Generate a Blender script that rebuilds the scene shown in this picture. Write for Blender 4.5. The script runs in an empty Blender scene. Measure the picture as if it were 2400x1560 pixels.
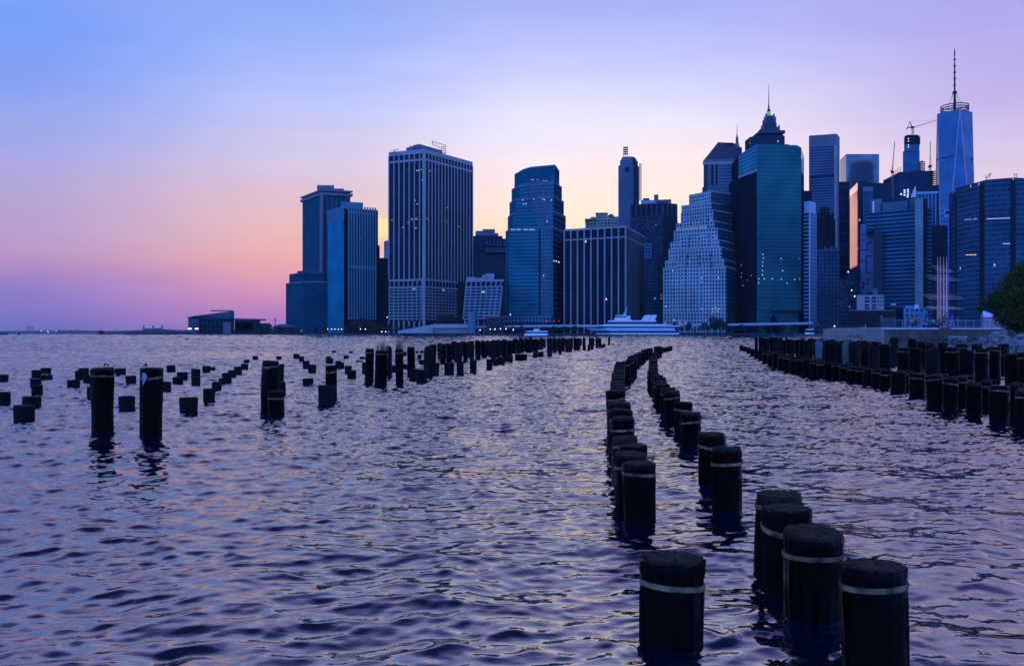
import bpy, math, random
import numpy as np
from mathutils import Vector, Matrix, noise as mnoise
random.seed(7)
R = math.radians
HAZE = 2.2e-5
sc = bpy.context.scene
col = sc.collection
H, HZ, F = 1.96, 782.0, 2000.0          # eye height (m), horizon row, focal length (photo pixels)
GZ = 2.6                                # street level of the city above the water

def X(px, Y): return (px - 1200.0) / F * Y
def Z(py, Y): return H + (HZ - py) / F * Y

# ------------------------------------------------------------------ materials
def srgb(h):
    h = h.lstrip('#'); v = [int(h[i:i+2], 16) / 255 for i in (0, 2, 4)]
    return tuple((c / 12.92 if c <= 0.04045 else ((c + 0.055) / 1.055) ** 2.4) for c in v) + (1.0,)

def new_mat(name):
    m = bpy.data.materials.new(name); m.use_nodes = True
    nt = m.node_tree; b = nt.nodes['Principled BSDF']
    return m, nt, b

def plain(name, c, rough=0.7, metal=0.0, var=0.25, scale=1.5, bump=0.0, spec=0.5, emis=None, estr=0.0, stretch=(1, 1, 1)):
    m, nt, b = new_mat(name); N = nt.nodes.new; L = nt.links.new
    tc = N('ShaderNodeTexCoord'); mp = N('ShaderNodeMapping'); mp.inputs['Scale'].default_value = stretch
    nz = N('ShaderNodeTexNoise'); nz.inputs['Scale'].default_value = scale; nz.inputs['Detail'].default_value = 6
    L(tc.outputs['Object'], mp.inputs['Vector']); L(mp.outputs[0], nz.inputs['Vector'])
    mr = N('ShaderNodeMapRange'); mr.inputs['From Min'].default_value = 0.3; mr.inputs['From Max'].default_value = 0.7
    mr.inputs['To Min'].default_value = 1 - var; mr.inputs['To Max'].default_value = 1 + var
    L(nz.outputs['Fac'], mr.inputs['Value'])
    mx = N('ShaderNodeMix'); mx.data_type = 'RGBA'; mx.blend_type = 'MULTIPLY'; mx.inputs['Factor'].default_value = 1
    mx.inputs['A'].default_value = (*c, 1); L(mr.outputs[0], mx.inputs['B']); L(mx.outputs['Result'], b.inputs['Base Color'])
    b.inputs['Roughness'].default_value = rough; b.inputs['Metallic'].default_value = metal
    b.inputs['Specular IOR Level'].default_value = spec
    if emis: b.inputs['Emission Color'].default_value = (*emis, 1); b.inputs['Emission Strength'].default_value = estr
    if bump:
        bp = N('ShaderNodeBump'); bp.inputs['Strength'].default_value = bump; bp.inputs['Distance'].default_value = 0.03
        L(nz.outputs['Fac'], bp.inputs['Height']); L(bp.outputs[0], b.inputs['Normal'])
    return m

def make_facade_group():
    g = bpy.data.node_groups.new('facade', 'ShaderNodeTree')
    I = g.interface
    def si(n, t, d):
        s = I.new_socket(n, in_out='INPUT', socket_type=t)
        s.default_value = d
    F_ = 'NodeSocketFloat'; C_ = 'NodeSocketColor'
    for n, d in (('bay', 3.), ('bar', .2), ('floor', 3.7), ('band', .3), ('lit', 0.), ('seed', 0.), ('litstr', 1.), ('rough', .2), ('metal', 0.), ('vary', .5), ('litrow', 0.)):
        si(n, F_, d)
    si('frame', C_, (.3, .3, .3, 1)); si('glass', C_, (.03, .03, .04, 1))
    I.new_socket('BSDF', in_out='OUTPUT', socket_type='NodeSocketShader')
    N = g.nodes.new; L = g.links.new
    gi = N('NodeGroupInput'); go = N('NodeGroupOutput')
    uv = N('ShaderNodeUVMap'); sp = N('ShaderNodeSeparateXYZ'); L(uv.outputs[0], sp.inputs[0])
    def M(op, a, b=None, c=None):
        n = N('ShaderNodeMath'); n.operation = op
        for i, v in enumerate((a, b, c)):
            if v is None: continue
            if isinstance(v, (int, float)): n.inputs[i].default_value = v
            else: L(v, n.inputs[i])
        return n.outputs[0]
    u = M('DIVIDE', sp.outputs[0], gi.outputs['bay']); v = M('DIVIDE', sp.outputs[1], gi.outputs['floor'])
    fu, fv = M('FLOOR', u), M('FLOOR', v)
    uu, vv = M('FRACT', u), M('FRACT', v)
    fr = M('MAXIMUM', M('LESS_THAN', uu, gi.outputs['bar']), M('LESS_THAN', vv, gi.outputs['band']))
    cb = N('ShaderNodeCombineXYZ'); L(fu, cb.inputs[0]); L(fv, cb.inputs[1]); L(gi.outputs['seed'], cb.inputs[2])
    wn = N('ShaderNodeTexWhiteNoise'); wn.noise_dimensions = '3D'; L(cb.outputs[0], wn.inputs['Vector'])
    sc_ = N('ShaderNodeSeparateColor'); L(wn.outputs['Color'], sc_.inputs[0])
    cb2 = N('ShaderNodeCombineXYZ'); L(fv, cb2.inputs[1]); L(gi.outputs['seed'], cb2.inputs[2])
    cdiv = M('FLOOR', M('DIVIDE', fu, 9.0)); L(cdiv, cb2.inputs[0])
    wr = N('ShaderNodeTexWhiteNoise'); wr.noise_dimensions = '3D'; L(cb2.outputs[0], wr.inputs['Vector'])
    rowl = M('MULTIPLY', M('GREATER_THAN', wr.outputs['Value'], M('SUBTRACT', 1.0, gi.outputs['litrow'])), M('GREATER_THAN', sc_.outputs[1], .45))
    notf = M('SUBTRACT', 1.0, fr)
    small = M('MULTIPLY', M('LESS_THAN', vv, .8), M('LESS_THAN', uu, .85))
    lit = M('MULTIPLY', M('MULTIPLY', M('MAXIMUM', M('GREATER_THAN', sc_.outputs[0], M('SUBTRACT', 1.0, gi.outputs['lit'])), rowl), notf), small)
    # glass value variation per cell and per floor
    gv = M('ADD', M('MULTIPLY', M('SUBTRACT', sc_.outputs[2], .5), gi.outputs['vary']), 1.0)
    gm = N('ShaderNodeMix'); gm.data_type = 'RGBA'; gm.blend_type = 'MULTIPLY'; gm.inputs['Factor'].default_value = 1
    L(gi.outputs['glass'], gm.inputs['A']); L(gv, gm.inputs['B'])
    tc = N('ShaderNodeTexCoord'); nz = N('ShaderNodeTexNoise'); nz.inputs['Scale'].default_value = .035; nz.inputs['Detail'].default_value = 5
    L(tc.outputs['Object'], nz.inputs['Vector'])
    dm = N('ShaderNodeMapRange'); dm.inputs['From Min'].default_value = .3; dm.inputs['From Max'].default_value = .7
    dm.inputs['To Min'].default_value = .72; dm.inputs['To Max'].default_value = 1.28; L(nz.outputs['Fac'], dm.inputs['Value'])
    fm = N('ShaderNodeMix'); fm.data_type = 'RGBA'; fm.blend_type = 'MULTIPLY'; fm.inputs['Factor'].default_value = 1
    mix = N('ShaderNodeMix'); mix.data_type = 'RGBA'; L(fr, mix.inputs['Factor']); L(gm.outputs['Result'], mix.inputs['A']); L(gi.outputs['frame'], mix.inputs['B'])
    L(mix.outputs['Result'], fm.inputs['A']); L(dm.outputs[0], fm.inputs['B'])
    b = N('ShaderNodeBsdfPrincipled'); L(fm.outputs['Result'], b.inputs['Base Color'])
    L(M('ADD', M('MULTIPLY', fr, .45), gi.outputs['rough']), b.inputs['Roughness'])
    L(M('MULTIPLY', notf, gi.outputs['metal']), b.inputs['Metallic'])
    lc = N('ShaderNodeMix'); lc.data_type = 'RGBA'; L(M('GREATER_THAN', sc_.outputs[1], .72), lc.inputs['Factor'])
    lc.inputs['A'].default_value = (.85, .92, 1, 1); lc.inputs['B'].default_value = (1, .72, .4, 1)
    b.inputs['Specular IOR Level'].default_value = .0
    L(lc.outputs['Result'], b.inputs['Emission Color']); L(M('MULTIPLY', lit, gi.outputs['litstr']), b.inputs['Emission Strength'])
    L(b.outputs[0], go.inputs[0])
    return g
FG = make_facade_group()
_seed = [0]
def fac(name, frame, glass, bay=3., bar=.2, floor=3.7, band=.3, lit=.004, litstr=1.2, rough=.22, metal=0., vary=.6, litrow=0.0):
    m = bpy.data.materials.new(name); m.use_nodes = True; nt = m.node_tree
    nt.nodes.remove(nt.nodes['Principled BSDF'])
    g = nt.nodes.new('ShaderNodeGroup'); g.node_tree = FG
    _seed[0] += 1
    for k, v in dict(bay=bay, bar=bar, floor=floor, band=band, lit=lit * .35, litstr=litstr * .6, rough=rough, metal=metal, vary=vary, seed=_seed[0] * 3.7, litrow=litrow).items():
        g.inputs[k].default_value = v
    if metal == 0: glass = (glass[0] * .55, glass[1] * 1.45, glass[2] * 1.6); frame = (frame[0] * .85, frame[1] * 1.12, frame[2] * 1.1)
    g.inputs['frame'].default_value = (*frame, 1); g.inputs['glass'].default_value = (*glass, 1)
    nt.links.new(g.outputs[0], nt.nodes['Material Output'].inputs['Surface'])
    return m

# ------------------------------------------------------------------ mesh builder
class MB:
    def __init__(s): s.v = []; s.f = []; s.m = []; s.uv = []
    def face(s, pts, mat, uvs=None):
        i = len(s.v); s.v += [tuple(p) for p in pts]; s.f.append(tuple(range(i, i + len(pts)))); s.m.append(mat)
        s.uv.append(uvs or [(p[0], p[1]) for p in pts]); return s
    def wall(s, p, q, z0, z1, mat, p1=None, q1=None):
        p1 = p1 or p; q1 = q1 or q
        w = math.hypot(q[0] - p[0], q[1] - p[1])
        s.face([(p[0], p[1], z0), (q[0], q[1], z0), (q1[0], q1[1], z1), (p1[0], p1[1], z1)], mat, [(0, z0), (w, z0), (w, z1), (0, z1)]); return s
    def prism(s, poly, z0, z1, mats, roof=None, bottom=False, top=None, zs=None):
        n = len(poly); top = top or poly; zs = zs or [z1] * n
        for i in range(n):
            m = mats[i % len(mats)] if isinstance(mats, (list, tuple)) else mats
            p, q, p1, q1 = poly[i], poly[(i+1) % n], top[i], top[(i+1) % n]
            w = math.hypot(q[0] - p[0], q[1] - p[1]); za, zb = zs[i], zs[(i+1) % n]
            s.face([(p[0], p[1], z0), (q[0], q[1], z0), (q1[0], q1[1], zb), (p1[0], p1[1], za)], m, [(0, z0), (w, z0), (w, zb), (0, za)])
        roof = roof or (mats[0] if isinstance(mats, (list, tuple)) else mats)
        s.face([(p[0], p[1], zs[i]) for i, p in enumerate(top)], roof)
        if bottom: s.face([(p[0], p[1], z0) for p in reversed(poly)], roof)
        return s
    def box(s, x0, x1, y0, y1, z0, z1, mat):
        return s.prism([(x0, y0), (x1, y0), (x1, y1), (x0, y1)], z0, z1, mat, bottom=True)
    def tube(s, a, b, r0, r1, mat, n=8, caps=True):
        a, b = Vector(a), Vector(b); d = (b - a).normalized()
        u = d.orthogonal().normalized(); w = d.cross(u)
        A = [a + (u * math.cos(t) + w * math.sin(t)) * r0 for t in [2 * math.pi * i / n for i in range(n)]]
        B = [b + (u * math.cos(t) + w * math.sin(t)) * r1 for t in [2 * math.pi * i / n for i in range(n)]]
        for i in range(n): s.face([A[i], A[(i+1) % n], B[(i+1) % n], B[i]], mat)
        if caps: s.face(B, mat); s.face(list(reversed(A)), mat)
        return s
    def build(s, name, parent=None, smooth=False):
        off = Vector((0, 0, 0)); p = parent
        while p is not None: off += p.location; p = p.parent
        cen = Vector((0, 0, 0))
        if parent is None:
            a = np.array(s.v); cen = Vector(((a[:, 0].min() + a[:, 0].max()) / 2, (a[:, 1].min() + a[:, 1].max()) / 2, a[:, 2].min()))
        off = off + cen
        me = bpy.data.meshes.new(name); me.from_pydata([(x - off.x, y - off.y, z - off.z) for x, y, z in s.v], [], s.f)
        mats = []
        for m in s.m:
            if m not in mats: mats.append(m)
        for m in mats: me.materials.append(m)
        me.polygons.foreach_set('material_index', [mats.index(m) for m in s.m])
        ul = me.uv_layers.new(name='UVMap'); ul.data.foreach_set('uv', [c for f in s.uv for t in f for c in t])
        if smooth: me.polygons.foreach_set('use_smooth', [True] * len(me.polygons))
        me.update()
        o = bpy.data.objects.new(name, me); col.objects.link(o); o.parent = parent
        if parent is None: o.location = cen
        return o

def tag(o, label=None, cat=None, group=None, kind=None):
    if label: o['label'] = label
    if cat: o['category'] = cat
    if group: o['group'] = group
    if kind: o['kind'] = kind
    return o
def thing(name, label, cat, loc, group=None):
    o = bpy.data.objects.new(name, None); col.objects.link(o); o.location = loc; o.empty_display_size = .5
    return tag(o, label, cat, group)

# ------------------------------------------------------------------ colours
M = {}
M['roof'] = plain('roof_felt', (.045, .05, .06), .9)
M['roofl'] = plain('roof_light', (.14, .15, .17), .85)
M['dark'] = plain('dark_metal', (.010, .014, .020), .7, spec=.1)
M['steel'] = plain('steel', (.10, .07, .07), .6)
M['white'] = plain('white_paint', (.72, .74, .8), .35, var=.06)
M['conc'] = plain('concrete', (.30, .29, .30), .85, var=.3, scale=.8)
M['concl'] = plain('pale_concrete', (.44, .43, .46), .85, var=.2, scale=.8)
M['stone'] = plain('pale_stone', (.27, .25, .26), .8, var=.12, scale=.05)
M['stoned'] = plain('blue_grey_stone', (.11, .12, .15), .8, var=.12, scale=.05)
M['red'] = plain('red_paint', (.45, .03, .02), .6)
M['lampw'] = plain('lamp_white', (.8, .8, .8), .5, emis=(.85, .92, 1), estr=5)
M['dockl'] = plain('dock_lamp', (.8, .8, .8), .5, emis=(.85, .92, 1), estr=1.2)
M['lampo'] = plain('lamp_orange', (.8, .5, .3), .5, emis=(1, .5, .2), estr=3)
M['lampr'] = plain('lamp_red', (.8, .1, .1), .5, emis=(1, .08, .12), estr=1.6)
M['winlit'] = plain('lit_window', (.8, .8, .8), .5, emis=(.85, .93, 1), estr=.75)
M['quay'] = plain('quay_wall', (.014, .022, .026), .9, scale=.2)
M['ground'] = plain('asphalt_ground', (.03, .032, .036), .9, scale=.05)

# ------------------------------------------------------------------ generic building helpers
def c3(Yc, cx, cy, lx, ly, rx, ry):
    """L, C, R, back corners of a block seen corner-on; returns (poly, top z)."""
    Yl = Yc * (HZ - cy) / (HZ - ly); Yr = Yc * (HZ - cy) / (HZ - ry)
    L_, C_, R_ = (X(lx, Yl), Yl), (X(cx, Yc), Yc), (X(rx, Yr), Yr)
    return [L_, C_, R_, (L_[0] + R_[0] - C_[0], L_[1] + R_[1] - C_[1])], Z(cy, Yc)
def fr(Y0, x0, x1, Y1=None, depth=30):
    """block seen face-on between photo columns x0 and x1 (Y1: distance of the right end)"""
    Y1 = Y1 or Y0; a = (X(x0, Y0), Y0); b = (X(x1, Y1), Y1)
    k = ((x0 if x0 + x1 > 2400 else x1) - 1200) / F; nx, ny = k * depth, depth      # side walls run along a view ray, edge-on to the camera
    return [a, b, (b[0] + nx, b[1] + ny), (a[0] + nx, a[1] + ny)]
def lerp(a, b, t): return (a[0] + (b[0] - a[0]) * t, a[1] + (b[1] - a[1]) * t)
def inset(poly, k):
    cx = sum(p[0] for p in poly) / len(poly); cy = sum(p[1] for p in poly) / len(poly)
    return [(cx + (p[0] - cx) * k, cy + (p[1] - cy) * k) for p in poly]
def cen(poly, z=GZ): return (sum(p[0] for p in poly) / len(poly), sum(p[1] for p in poly) / len(poly), z)
def edge_box(mb, p, q, t, w, d, z0, z1, mat, back=.3):
    l = math.hypot(q[0] - p[0], q[1] - p[1]); ux, uy = (q[0] - p[0]) / l, (q[1] - p[1]) / l; nx, ny = uy, -ux
    cx, cy = p[0] + ux * l * t, p[1] + uy * l * t
    P_ = lambda a, b: (cx + ux * a + nx * b, cy + uy * a + ny * b)
    mb.prism([P_(-w/2, d), P_(w/2, d), P_(w/2, -back), P_(-w/2, -back)], z0, z1, mat, bottom=True)
def piers(root, p, q, n, w, d, z0, z1, mat, name='pier', t0=0., t1=1., skip=()):
    for i in range(n + 1):
        if i in skip: continue
        mb = MB(); edge_box(mb, p, q, t0 + (t1 - t0) * i / n, w, d, z0, z1, mat); mb.build(name, root)
def ledge(root, poly, k, z0, z1, mat, name='cornice'):
    MB().prism(inset(poly, k), z0, z1, mat, bottom=True).build(name, root)
def block(root, name, poly, z0, z1, mats, roof=None, **kw):
    return MB().prism(poly, z0, z1, mats, roof or M['roof'], **kw).build(name, root)
def litwin(root, Y, pts, w=1.3, h=1.5, mat=None):
    for (px, py) in pts:
        x, z = X(px, Y), Z(py, Y)
        MB().box(x - w/2, x + w/2, Y - .25, Y + .05, z - h/2, z + h/2, mat or M['winlit']).build('lit_window', root)
def face_lit(root, p, q, pts, w=1.3, h=1.5, mat=None, off=.15):
    w *= .75; h *= .75; pts = [t for i, t in enumerate(pts)]
    """lit windows on the wall p-q, given by photo column and row"""
    for (px, py) in pts:
        k = (px - 1200) / F; dx, dy = q[0] - p[0], q[1] - p[1]
        t = (k * p[1] - p[0]) / (dx - k * dy); y = p[1] + dy * t
        if not -0.01 < t < 1.01: continue
        z = Z(py, y); mb = MB(); edge_box(mb, p, q, t, w, off, z - h/2, z + h/2, mat or M['winlit'], back=.05); mb.build('lit_window', root)

BLD = []
def bthing(name, label, poly, cat='building'):
    t = thing(name, label, cat, cen(poly)); BLD.append(t); return t

# ================================================================== THE SKYLINE
def skyline():
    # ---- A: tall dark slab with overhanging roof slab (far left)
    poly, zt = c3(1200, 754, 444, 709, 461, 821, 448)
    m1 = fac('fa_a1', (.008, .055, .075), (.006, .05, .07), 3, .3, 3.8, .3, vary=.15, lit=.001, rough=.45)
    m2 = fac('fa_a2', (.012, .085, .12), (.006, .035, .055), 6.5, .38, 3.8, .12, vary=.3, lit=.001)
    r = bthing('office_tower', 'tall dark blue slab with overhanging roof slab, leftmost of the high towers', poly)
    block(r, 'tower_shaft', poly, GZ, zt - 8, [m1, m2, m2, m1])
    ledge(r, poly, 1.10, zt - 8, zt - 4.2, M['stoned'], 'roof_slab')
    ledge(r, poly, 1.0, zt - 4.2, zt - 2.2, M['roof'], 'recess')
    ledge(r, poly, 1.10, zt - 2.2, zt, M['stoned'], 'roof_slab')
    mb = MB(); edge_box(mb, poly[0], poly[1], 1.02, 7, 2.2, GZ, zt - 8, M['stoned']); mb.build('corner_pilaster', r)
    q = fr(1225, 743, 783, 1225, 25); block(r, 'penthouse', q, zt - 1, Z(434, 1225), M['stoned'])
    q = fr(1235, 783, 806, 1235, 20); block(r, 'plant_room', q, zt - 1, Z(442, 1235), M['stoned'])
    for s in ((748, 431), (780, 431)):
        MB().tube((X(s[0], 1230), 1232, zt), (X(s[0], 1230), 1232, Z(s[1], 1230)), .35, .2, M['dark'], 5).build('antenna', r)
    # ---- A2: low annex in two tiers
    poly, zt = c3(1170, 712, 661, 670, 665, 774, 661)
    r = bthing('office_block', 'low two-tier dark blue block at the left foot of the overhanging-roof tower', poly)
    m3 = fac('fa_a3', (.012, .06, .09), (.008, .032, .05), 5, .25, 3.8, .1, vary=.3, lit=.002)
    block(r, 'lower_tier', poly, GZ, zt, [m1, m3, m3, m1])
    ledge(r, poly, 1.01, zt, zt + .9, M['stone'], 'parapet')
    p2, z2 = c3(1176, 712, 639, 678, 644, 760, 640)
    block(r, 'upper_tier', p2, zt + .9, z2, [m1, m3, m3, m1]); ledge(r, p2, 1.01, z2, z2 + 1, M['stoned'], 'parapet')
    q = fr(1195, 697, 716, 1195, 8); block(r, 'plant_room', q, z2, Z(635, 1195), M['dark'])
    # ---- B: bright blue ribbed tower
    poly, zt = c3(1110, 806, 482, 768, 494, 880, 487)
    r = bthing('ribbed_tower', 'bright blue tower with close vertical fins and a deep dark corner slot', poly)
    mB = fac('fa_b1', (.01, .155, .21), (.006, .12, .17), 1.9, .5, 4, .04, vary=.12, lit=0, rough=.5)
    mD = fac('fa_b2', (.008, .014, .024), (.008, .010, .014), 3, .2, 4, .15, vary=.3, lit=.002)
    L_, C_, R_, B_ = poly
    c1 = lerp(C_, R_, .15)
    block(r, 'tower_shaft', [L_, C_, (C_[0] + 2, C_[1] + 8), (c1[0] + 1, c1[1] + 8), c1, R_, B_], GZ, zt - 3, [mB, mD, mD, mD, mD, mD, mB])
    ribm = plain('blue_rib', (.06, .20, .25), .55, var=.1, scale=.05)
    piers(r, c1, R_, 10, 2.0, .7, GZ + 18, zt, ribm, 'fin')
    piers(r, L_, C_, 14, .7, .7, zt - 18, zt, ribm, 'fin')
    zm = Z(627, 1130)
    mb = MB(); l_ = math.hypot(R_[0]-c1[0], R_[1]-c1[1]); edge_box(mb, c1, R_, .5, l_, .9, zm - 2, zm + 1.5, ribm); mb.build('belt_course', r)
    mb = MB(); edge_box(mb, c1, R_, .5, l_, .9, zt - 9, zt - 7, ribm); mb.build('belt_course', r)
    q = fr(1125, 799, 851, 1135, 22); block(r, 'penthouse', q, zt - 4, Z(472, 1125), M['blue1'] if 'blue1' in M else ribm)
    MB().prism(fr(1165, 880, 886, 1165, 30), GZ, Z(493, 1165), mD, M['roof']).build('side_wing', r)
    MB().prism(fr(1172, 884, 890, 1172, 30), GZ, Z(575, 1172), mD, M['roof']).build('side_wing', r)
    face_lit(r, c1, R_, [(822, 513), (838, 514), (845, 560)], .9, .8)
    # ---- C: dark low slab
    poly = fr(1150, 878, 936, 1150, 40)
    r = bthing('dark_slab', 'plain near-black low slab between the finned tower and the tallest white-ribbed tower', poly)
    block(r, 'tower_shaft', poly, GZ, Z(606, 1150), fac('fa_c', (.018, .02, .03), (.012, .014, .02), 4, .2, 3.8, .3, lit=.002)); ledge(r, poly, 1.005, Z(606, 1150), Z(605, 1150) + .4, M['dark'], 'parapet')
    # ---- D: pink striped building behind
    poly, zt = c3(1480, 921, 559, 900, 566, 930, 562)
    r = bthing('striped_tower', 'pink and blue striped tower glimpsed just left of the tallest white-ribbed tower', poly)
    mS = fac('fa_d', (.32, .34, .42), (.02, .03, .05), 60, .02, 4.4, .5, lit=0)
    block(r, 'tower_shaft', poly, GZ, Z(575, 1480), mS); block(r, 'crown', poly, Z(575, 1480), zt, M['stoned'])
    # ---- E: the big white-ribbed tower
    Yc = 1000; poly, zt = c3(Yc, 996, 349, 912, 357, 1107, 379.5)
    L_, C_, R_, B_ = poly
    r = bthing('white_ribbed_tower', 'huge square tower with white vertical ribs and a lattice frame on its roof', poly)
    mE = fac('fa_e', (.03, .034, .05), (.008, .0095, .015), 1.55, .12, 3.75, .22, lit=.0012, vary=1.1, litstr=.4, litrow=.012)
    zb = Z(655, Yc); za = Z(373, Yc)
    block(r, 'tower_shaft', poly, zb, zt - 5, mE)
    ledge(r, poly, 1.008, zt - 5, zt, M['stone'], 'parapet')
    ledge(r, poly, 1.012, za - 1.5, za + 1, M['stone'], 'belt_course')
    piers(r, L_, C_, 7, 1.35, .9, zb, zt - 5, M['stone'])
    piers(r, C_, R_, 15, 1.35, .9, zb, zt - 5, M['stone'])
    mb = MB(); edge_box(mb, L_, C_, .975, 3.2, 1.1, GZ, zt - 4, M['stone']); mb.build('corner_pier', r)
    # base with punched floors
    zl = Z(672, Yc); R2 = lerp(C_, R_, .66); B2 = (L_[0] + R2[0] - C_[0], L_[1] + R2[1] - C_[1])
    base = [L_, C_, R2, B2]
    mG = fac('fa_eb', (.20, .19, .20), (.010, .011, .016), 6.2, .22, 3.75, .42, lit=.01, vary=.8, litstr=.6)
    block(r, 'podium', inset(base, 1.012), Z(752, Yc), zl, mG)
    block(r, 'base_core', inset(base, .93), GZ, Z(752, Yc), M['dark'])
    block(r, 'transfer_floor', base, zl, zb, fac('fa_et', (.17, .18, .21), (.01, .012, .018), 6.2, .3, 40, .0, lit=0))
    ledge(r, base, 1.02, zb - 1.2, zb + 1, M['stone'], 'belt_course'); ledge(r, base, 1.02, zl - 1, zl + .8, M['stone'], 'belt_course')
    block(r, 'gap_shadow_block', [R2, (R2[0] + 24, R2[1] + 29), (R2[0] + 10, R2[1] + 60), (R2[0] - 20, R2[1] + 40)], GZ, zb, M['dark'])  # dark block added to stand for the shadow in this gap
    piers(r, L_, C_, 7, 1.8, 1.4, GZ, Z(752, Yc), M['stone'], 'column')
    block(r, 'penthouse', c3(1020, 982, 335, 968, 338, 1036, 350)[0], zt - 1, Z(337.5, 1020), M['stoned'])
    block(r, 'plant_room', fr(1022, 952, 969, 1020, 20), zt - 1, Z(346, 1022), M['stoned']); block(r, 'plant_room', fr(1020, 959, 969, 1018, 20), zt - 1, Z(343, 1020), M['stoned'])
    mb = MB(); Yf = 1030
    def lat(a, b, rr=.35): mb.tube((X(a[0], Yf), Yf, Z(a[1], Yf)), (X(b[0], Yf), Yf, Z(b[1], Yf)), rr, rr, M['dark'], 4)
    pts = [(1013, 331), (1045, 341), (1045, 361), (1034, 358), (1034, 348), (1013, 338)]
    for i in range(len(pts)): lat(pts[i], pts[(i+1) % len(pts)])
    for k in range(5): lat((1013 + 5 * k, 331 + 1.6 * k), (1016 + 5 * k, 341 + 1.8 * k), .22)
    for k in range(4): lat((1034, 345 + 4 * k), (1045, 343 + 5 * k), .22); lat((1036 + 3 * k, 342), (1036 + 3 * k, 360), .22)
    mb.build('lattice_frame', r)
    mb = MB()
    for a, b in (((918, 352), (934, 350)), ((922, 356), (928, 348)), ((930, 353), (934, 346)), ((925, 355), (916, 350)), ((926, 356), (926, 352))): mb.tube((X(a[0], 1010), 1012, Z(a[1], 1010)), (X(b[0], 1010), 1012, Z(b[1], 1010)), .3, .2, M['dark'], 4)
    mb.build('window_washing_crane', r)
    face_lit(r, L_, C_, [(977, 400), (981, 399), (987, 398), (935, 404), (990, 423), (973, 470), (978, 478), (944, 533), (975, 534), (957, 522)], 1.6, .9)
    face_lit(r, C_, R_, [(1008, 401), (1013, 403), (1048, 487), (1075, 531)], 1.2, 1)
    # ---- F: sloping block
    r_poly = fr(860, 1084, 1170, 850, 45)
    r = bthing('sloping_block', 'low pale grid building with a facade leaning like a ramp', r_poly)
    top = fr(890, 1092, 1181, 880, 30)
    mF = fac('fa_f', (.185, .175, .195), (.010, .012, .018), 5.3, .23, 3.3, .45, lit=.004, vary=.8)
    zt = Z(656, 890)
    k = .84
    mid = [lerp(r_poly[i], top[i], k) for i in range(4)]
    MB().prism(r_poly, Z(748, 860), Z(671, 884), mF, M['roof'], top=mid).build('sloping_front', r)
    MB().prism(mid, Z(671, 884), zt - 2, fac('fa_f2', (.185, .175, .195), (.01, .012, .018), 5.3, .25, 60, 0, lit=0), M['roof'], top=[lerp(mid[i], top[i], .85) for i in range(4)]).build('top_floor', r)
    ledge(r, top, 1.0, zt - 2, zt, M['stone'], 'parapet')
    for a, b, c_ in ((1093, 1115, 649), (1115, 1136, 651), (1137, 1158, 641), (1130, 1138, 645)): block(r, 'roof_box', fr(895, a, b, 893, 12), zt, Z(c_, 895), M['stone'])
    for i in range(6): MB().tube((X(1090 + i * 15, 855), 856, GZ), (X(1090 + i * 15, 855), 862, Z(745, 860)), .9, .9, M['conc'], 6).build('column', r)
    # ---- G0: dark stepped block behind
    r_poly = fr(1230, 1100, 1192, 1230, 45)
    r = bthing('stepped_block', 'dark blue block with stepped roof between white-ribbed and terraced glass towers', r_poly)
    m0 = fac('fa_g', (.03, .035, .05), (.016, .02, .03), 3, .3, 3.8, .3, lit=.001, vary=.4)
    block(r, 'tower_shaft', r_poly, GZ, Z(559, 1230), m0)
    block(r, 'setback', fr(1236, 1104, 1178, 1236, 30), Z(559, 1230), Z(552, 1230), m0)
    block(r, 'setback', fr(1240, 1114, 1168, 1240, 25), Z(552, 1240), Z(546, 1240), M['stoned'])
    block(r, 'penthouse', fr(1244, 1115, 1160, 1244, 20), Z(546, 1244), Z(541, 1244), M['stoned']); block(r, 'penthouse', fr(1248, 1131, 1160, 1248, 15), Z(541, 1244), Z(537, 1248), M['stoned'])
    block(r, 'colonnade', fr(1226, 1140, 1186, 1226, 6), Z(576, 1226), Z(565, 1226), fac('fa_g2', (.09, .11, .16), (.02, .02, .03), 5, .3, 9, .3, lit=0))
    block(r, 'colonnade', fr(1226, 1138, 1188, 1226, 6), Z(590, 1226), Z(580, 1226), fac('fa_g3', (.09, .10, .14), (.02, .02, .03), 2.6, .4, 9, .4, lit=0))
    MB().tube((X(1173, 1235), 1240, Z(560, 1235)), (X(1173, 1235), 1240, Z(545, 1235)), .3, .2, M['dark'], 5).build('antenna', r)
    # ---- H: terraced glass tower
    Yc = 905
    mh = fac('fa_h', (.03, .14, .17), (.01, .055, .075), 40, .01, 3.8, .42, lit=.0, vary=.12, rough=.3)
    mh2 = fac('fa_h2', (.035, .045, .07), (.012, .016, .026), 40, .01, 5.5, .5, lit=.0, vary=.4, rough=.3)
    mh3 = fac('fa_h3', (.09, .13, .165), (.02, .05, .07), 1.6, .35, 3.8, .3, lit=.01, vary=.9, rough=.3)
    mh4 = fac('fa_h4', (.012, .09, .11), (.01, .06, .08), 40, .01, 3.8, .15, lit=0, vary=.05, rough=.3)
    tiers = [(1185, 535, 1194, 1266, 1296, 1326), (1190, 497.5, 1203, 1258, 1296, 1326), (1194, 462, 1209, 1250, 1297, 1321.6), (1199, 427, 1218, 1243, 1298, 1317), (1206, 388, 1226, 1244, 1301, 1311)]
    base = [(X(1185, 935), 935), (X(1194, Yc), Yc), (X(1296, 885), 885), (X(1326, 935), 935), (X(1320, 975), 975), (X(1195, 975), 975)]
    r = bthing('terraced_glass_tower', 'teal glass tower narrowing to its top in four terraces', base)
    zp = Z(738, Yc)
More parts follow.
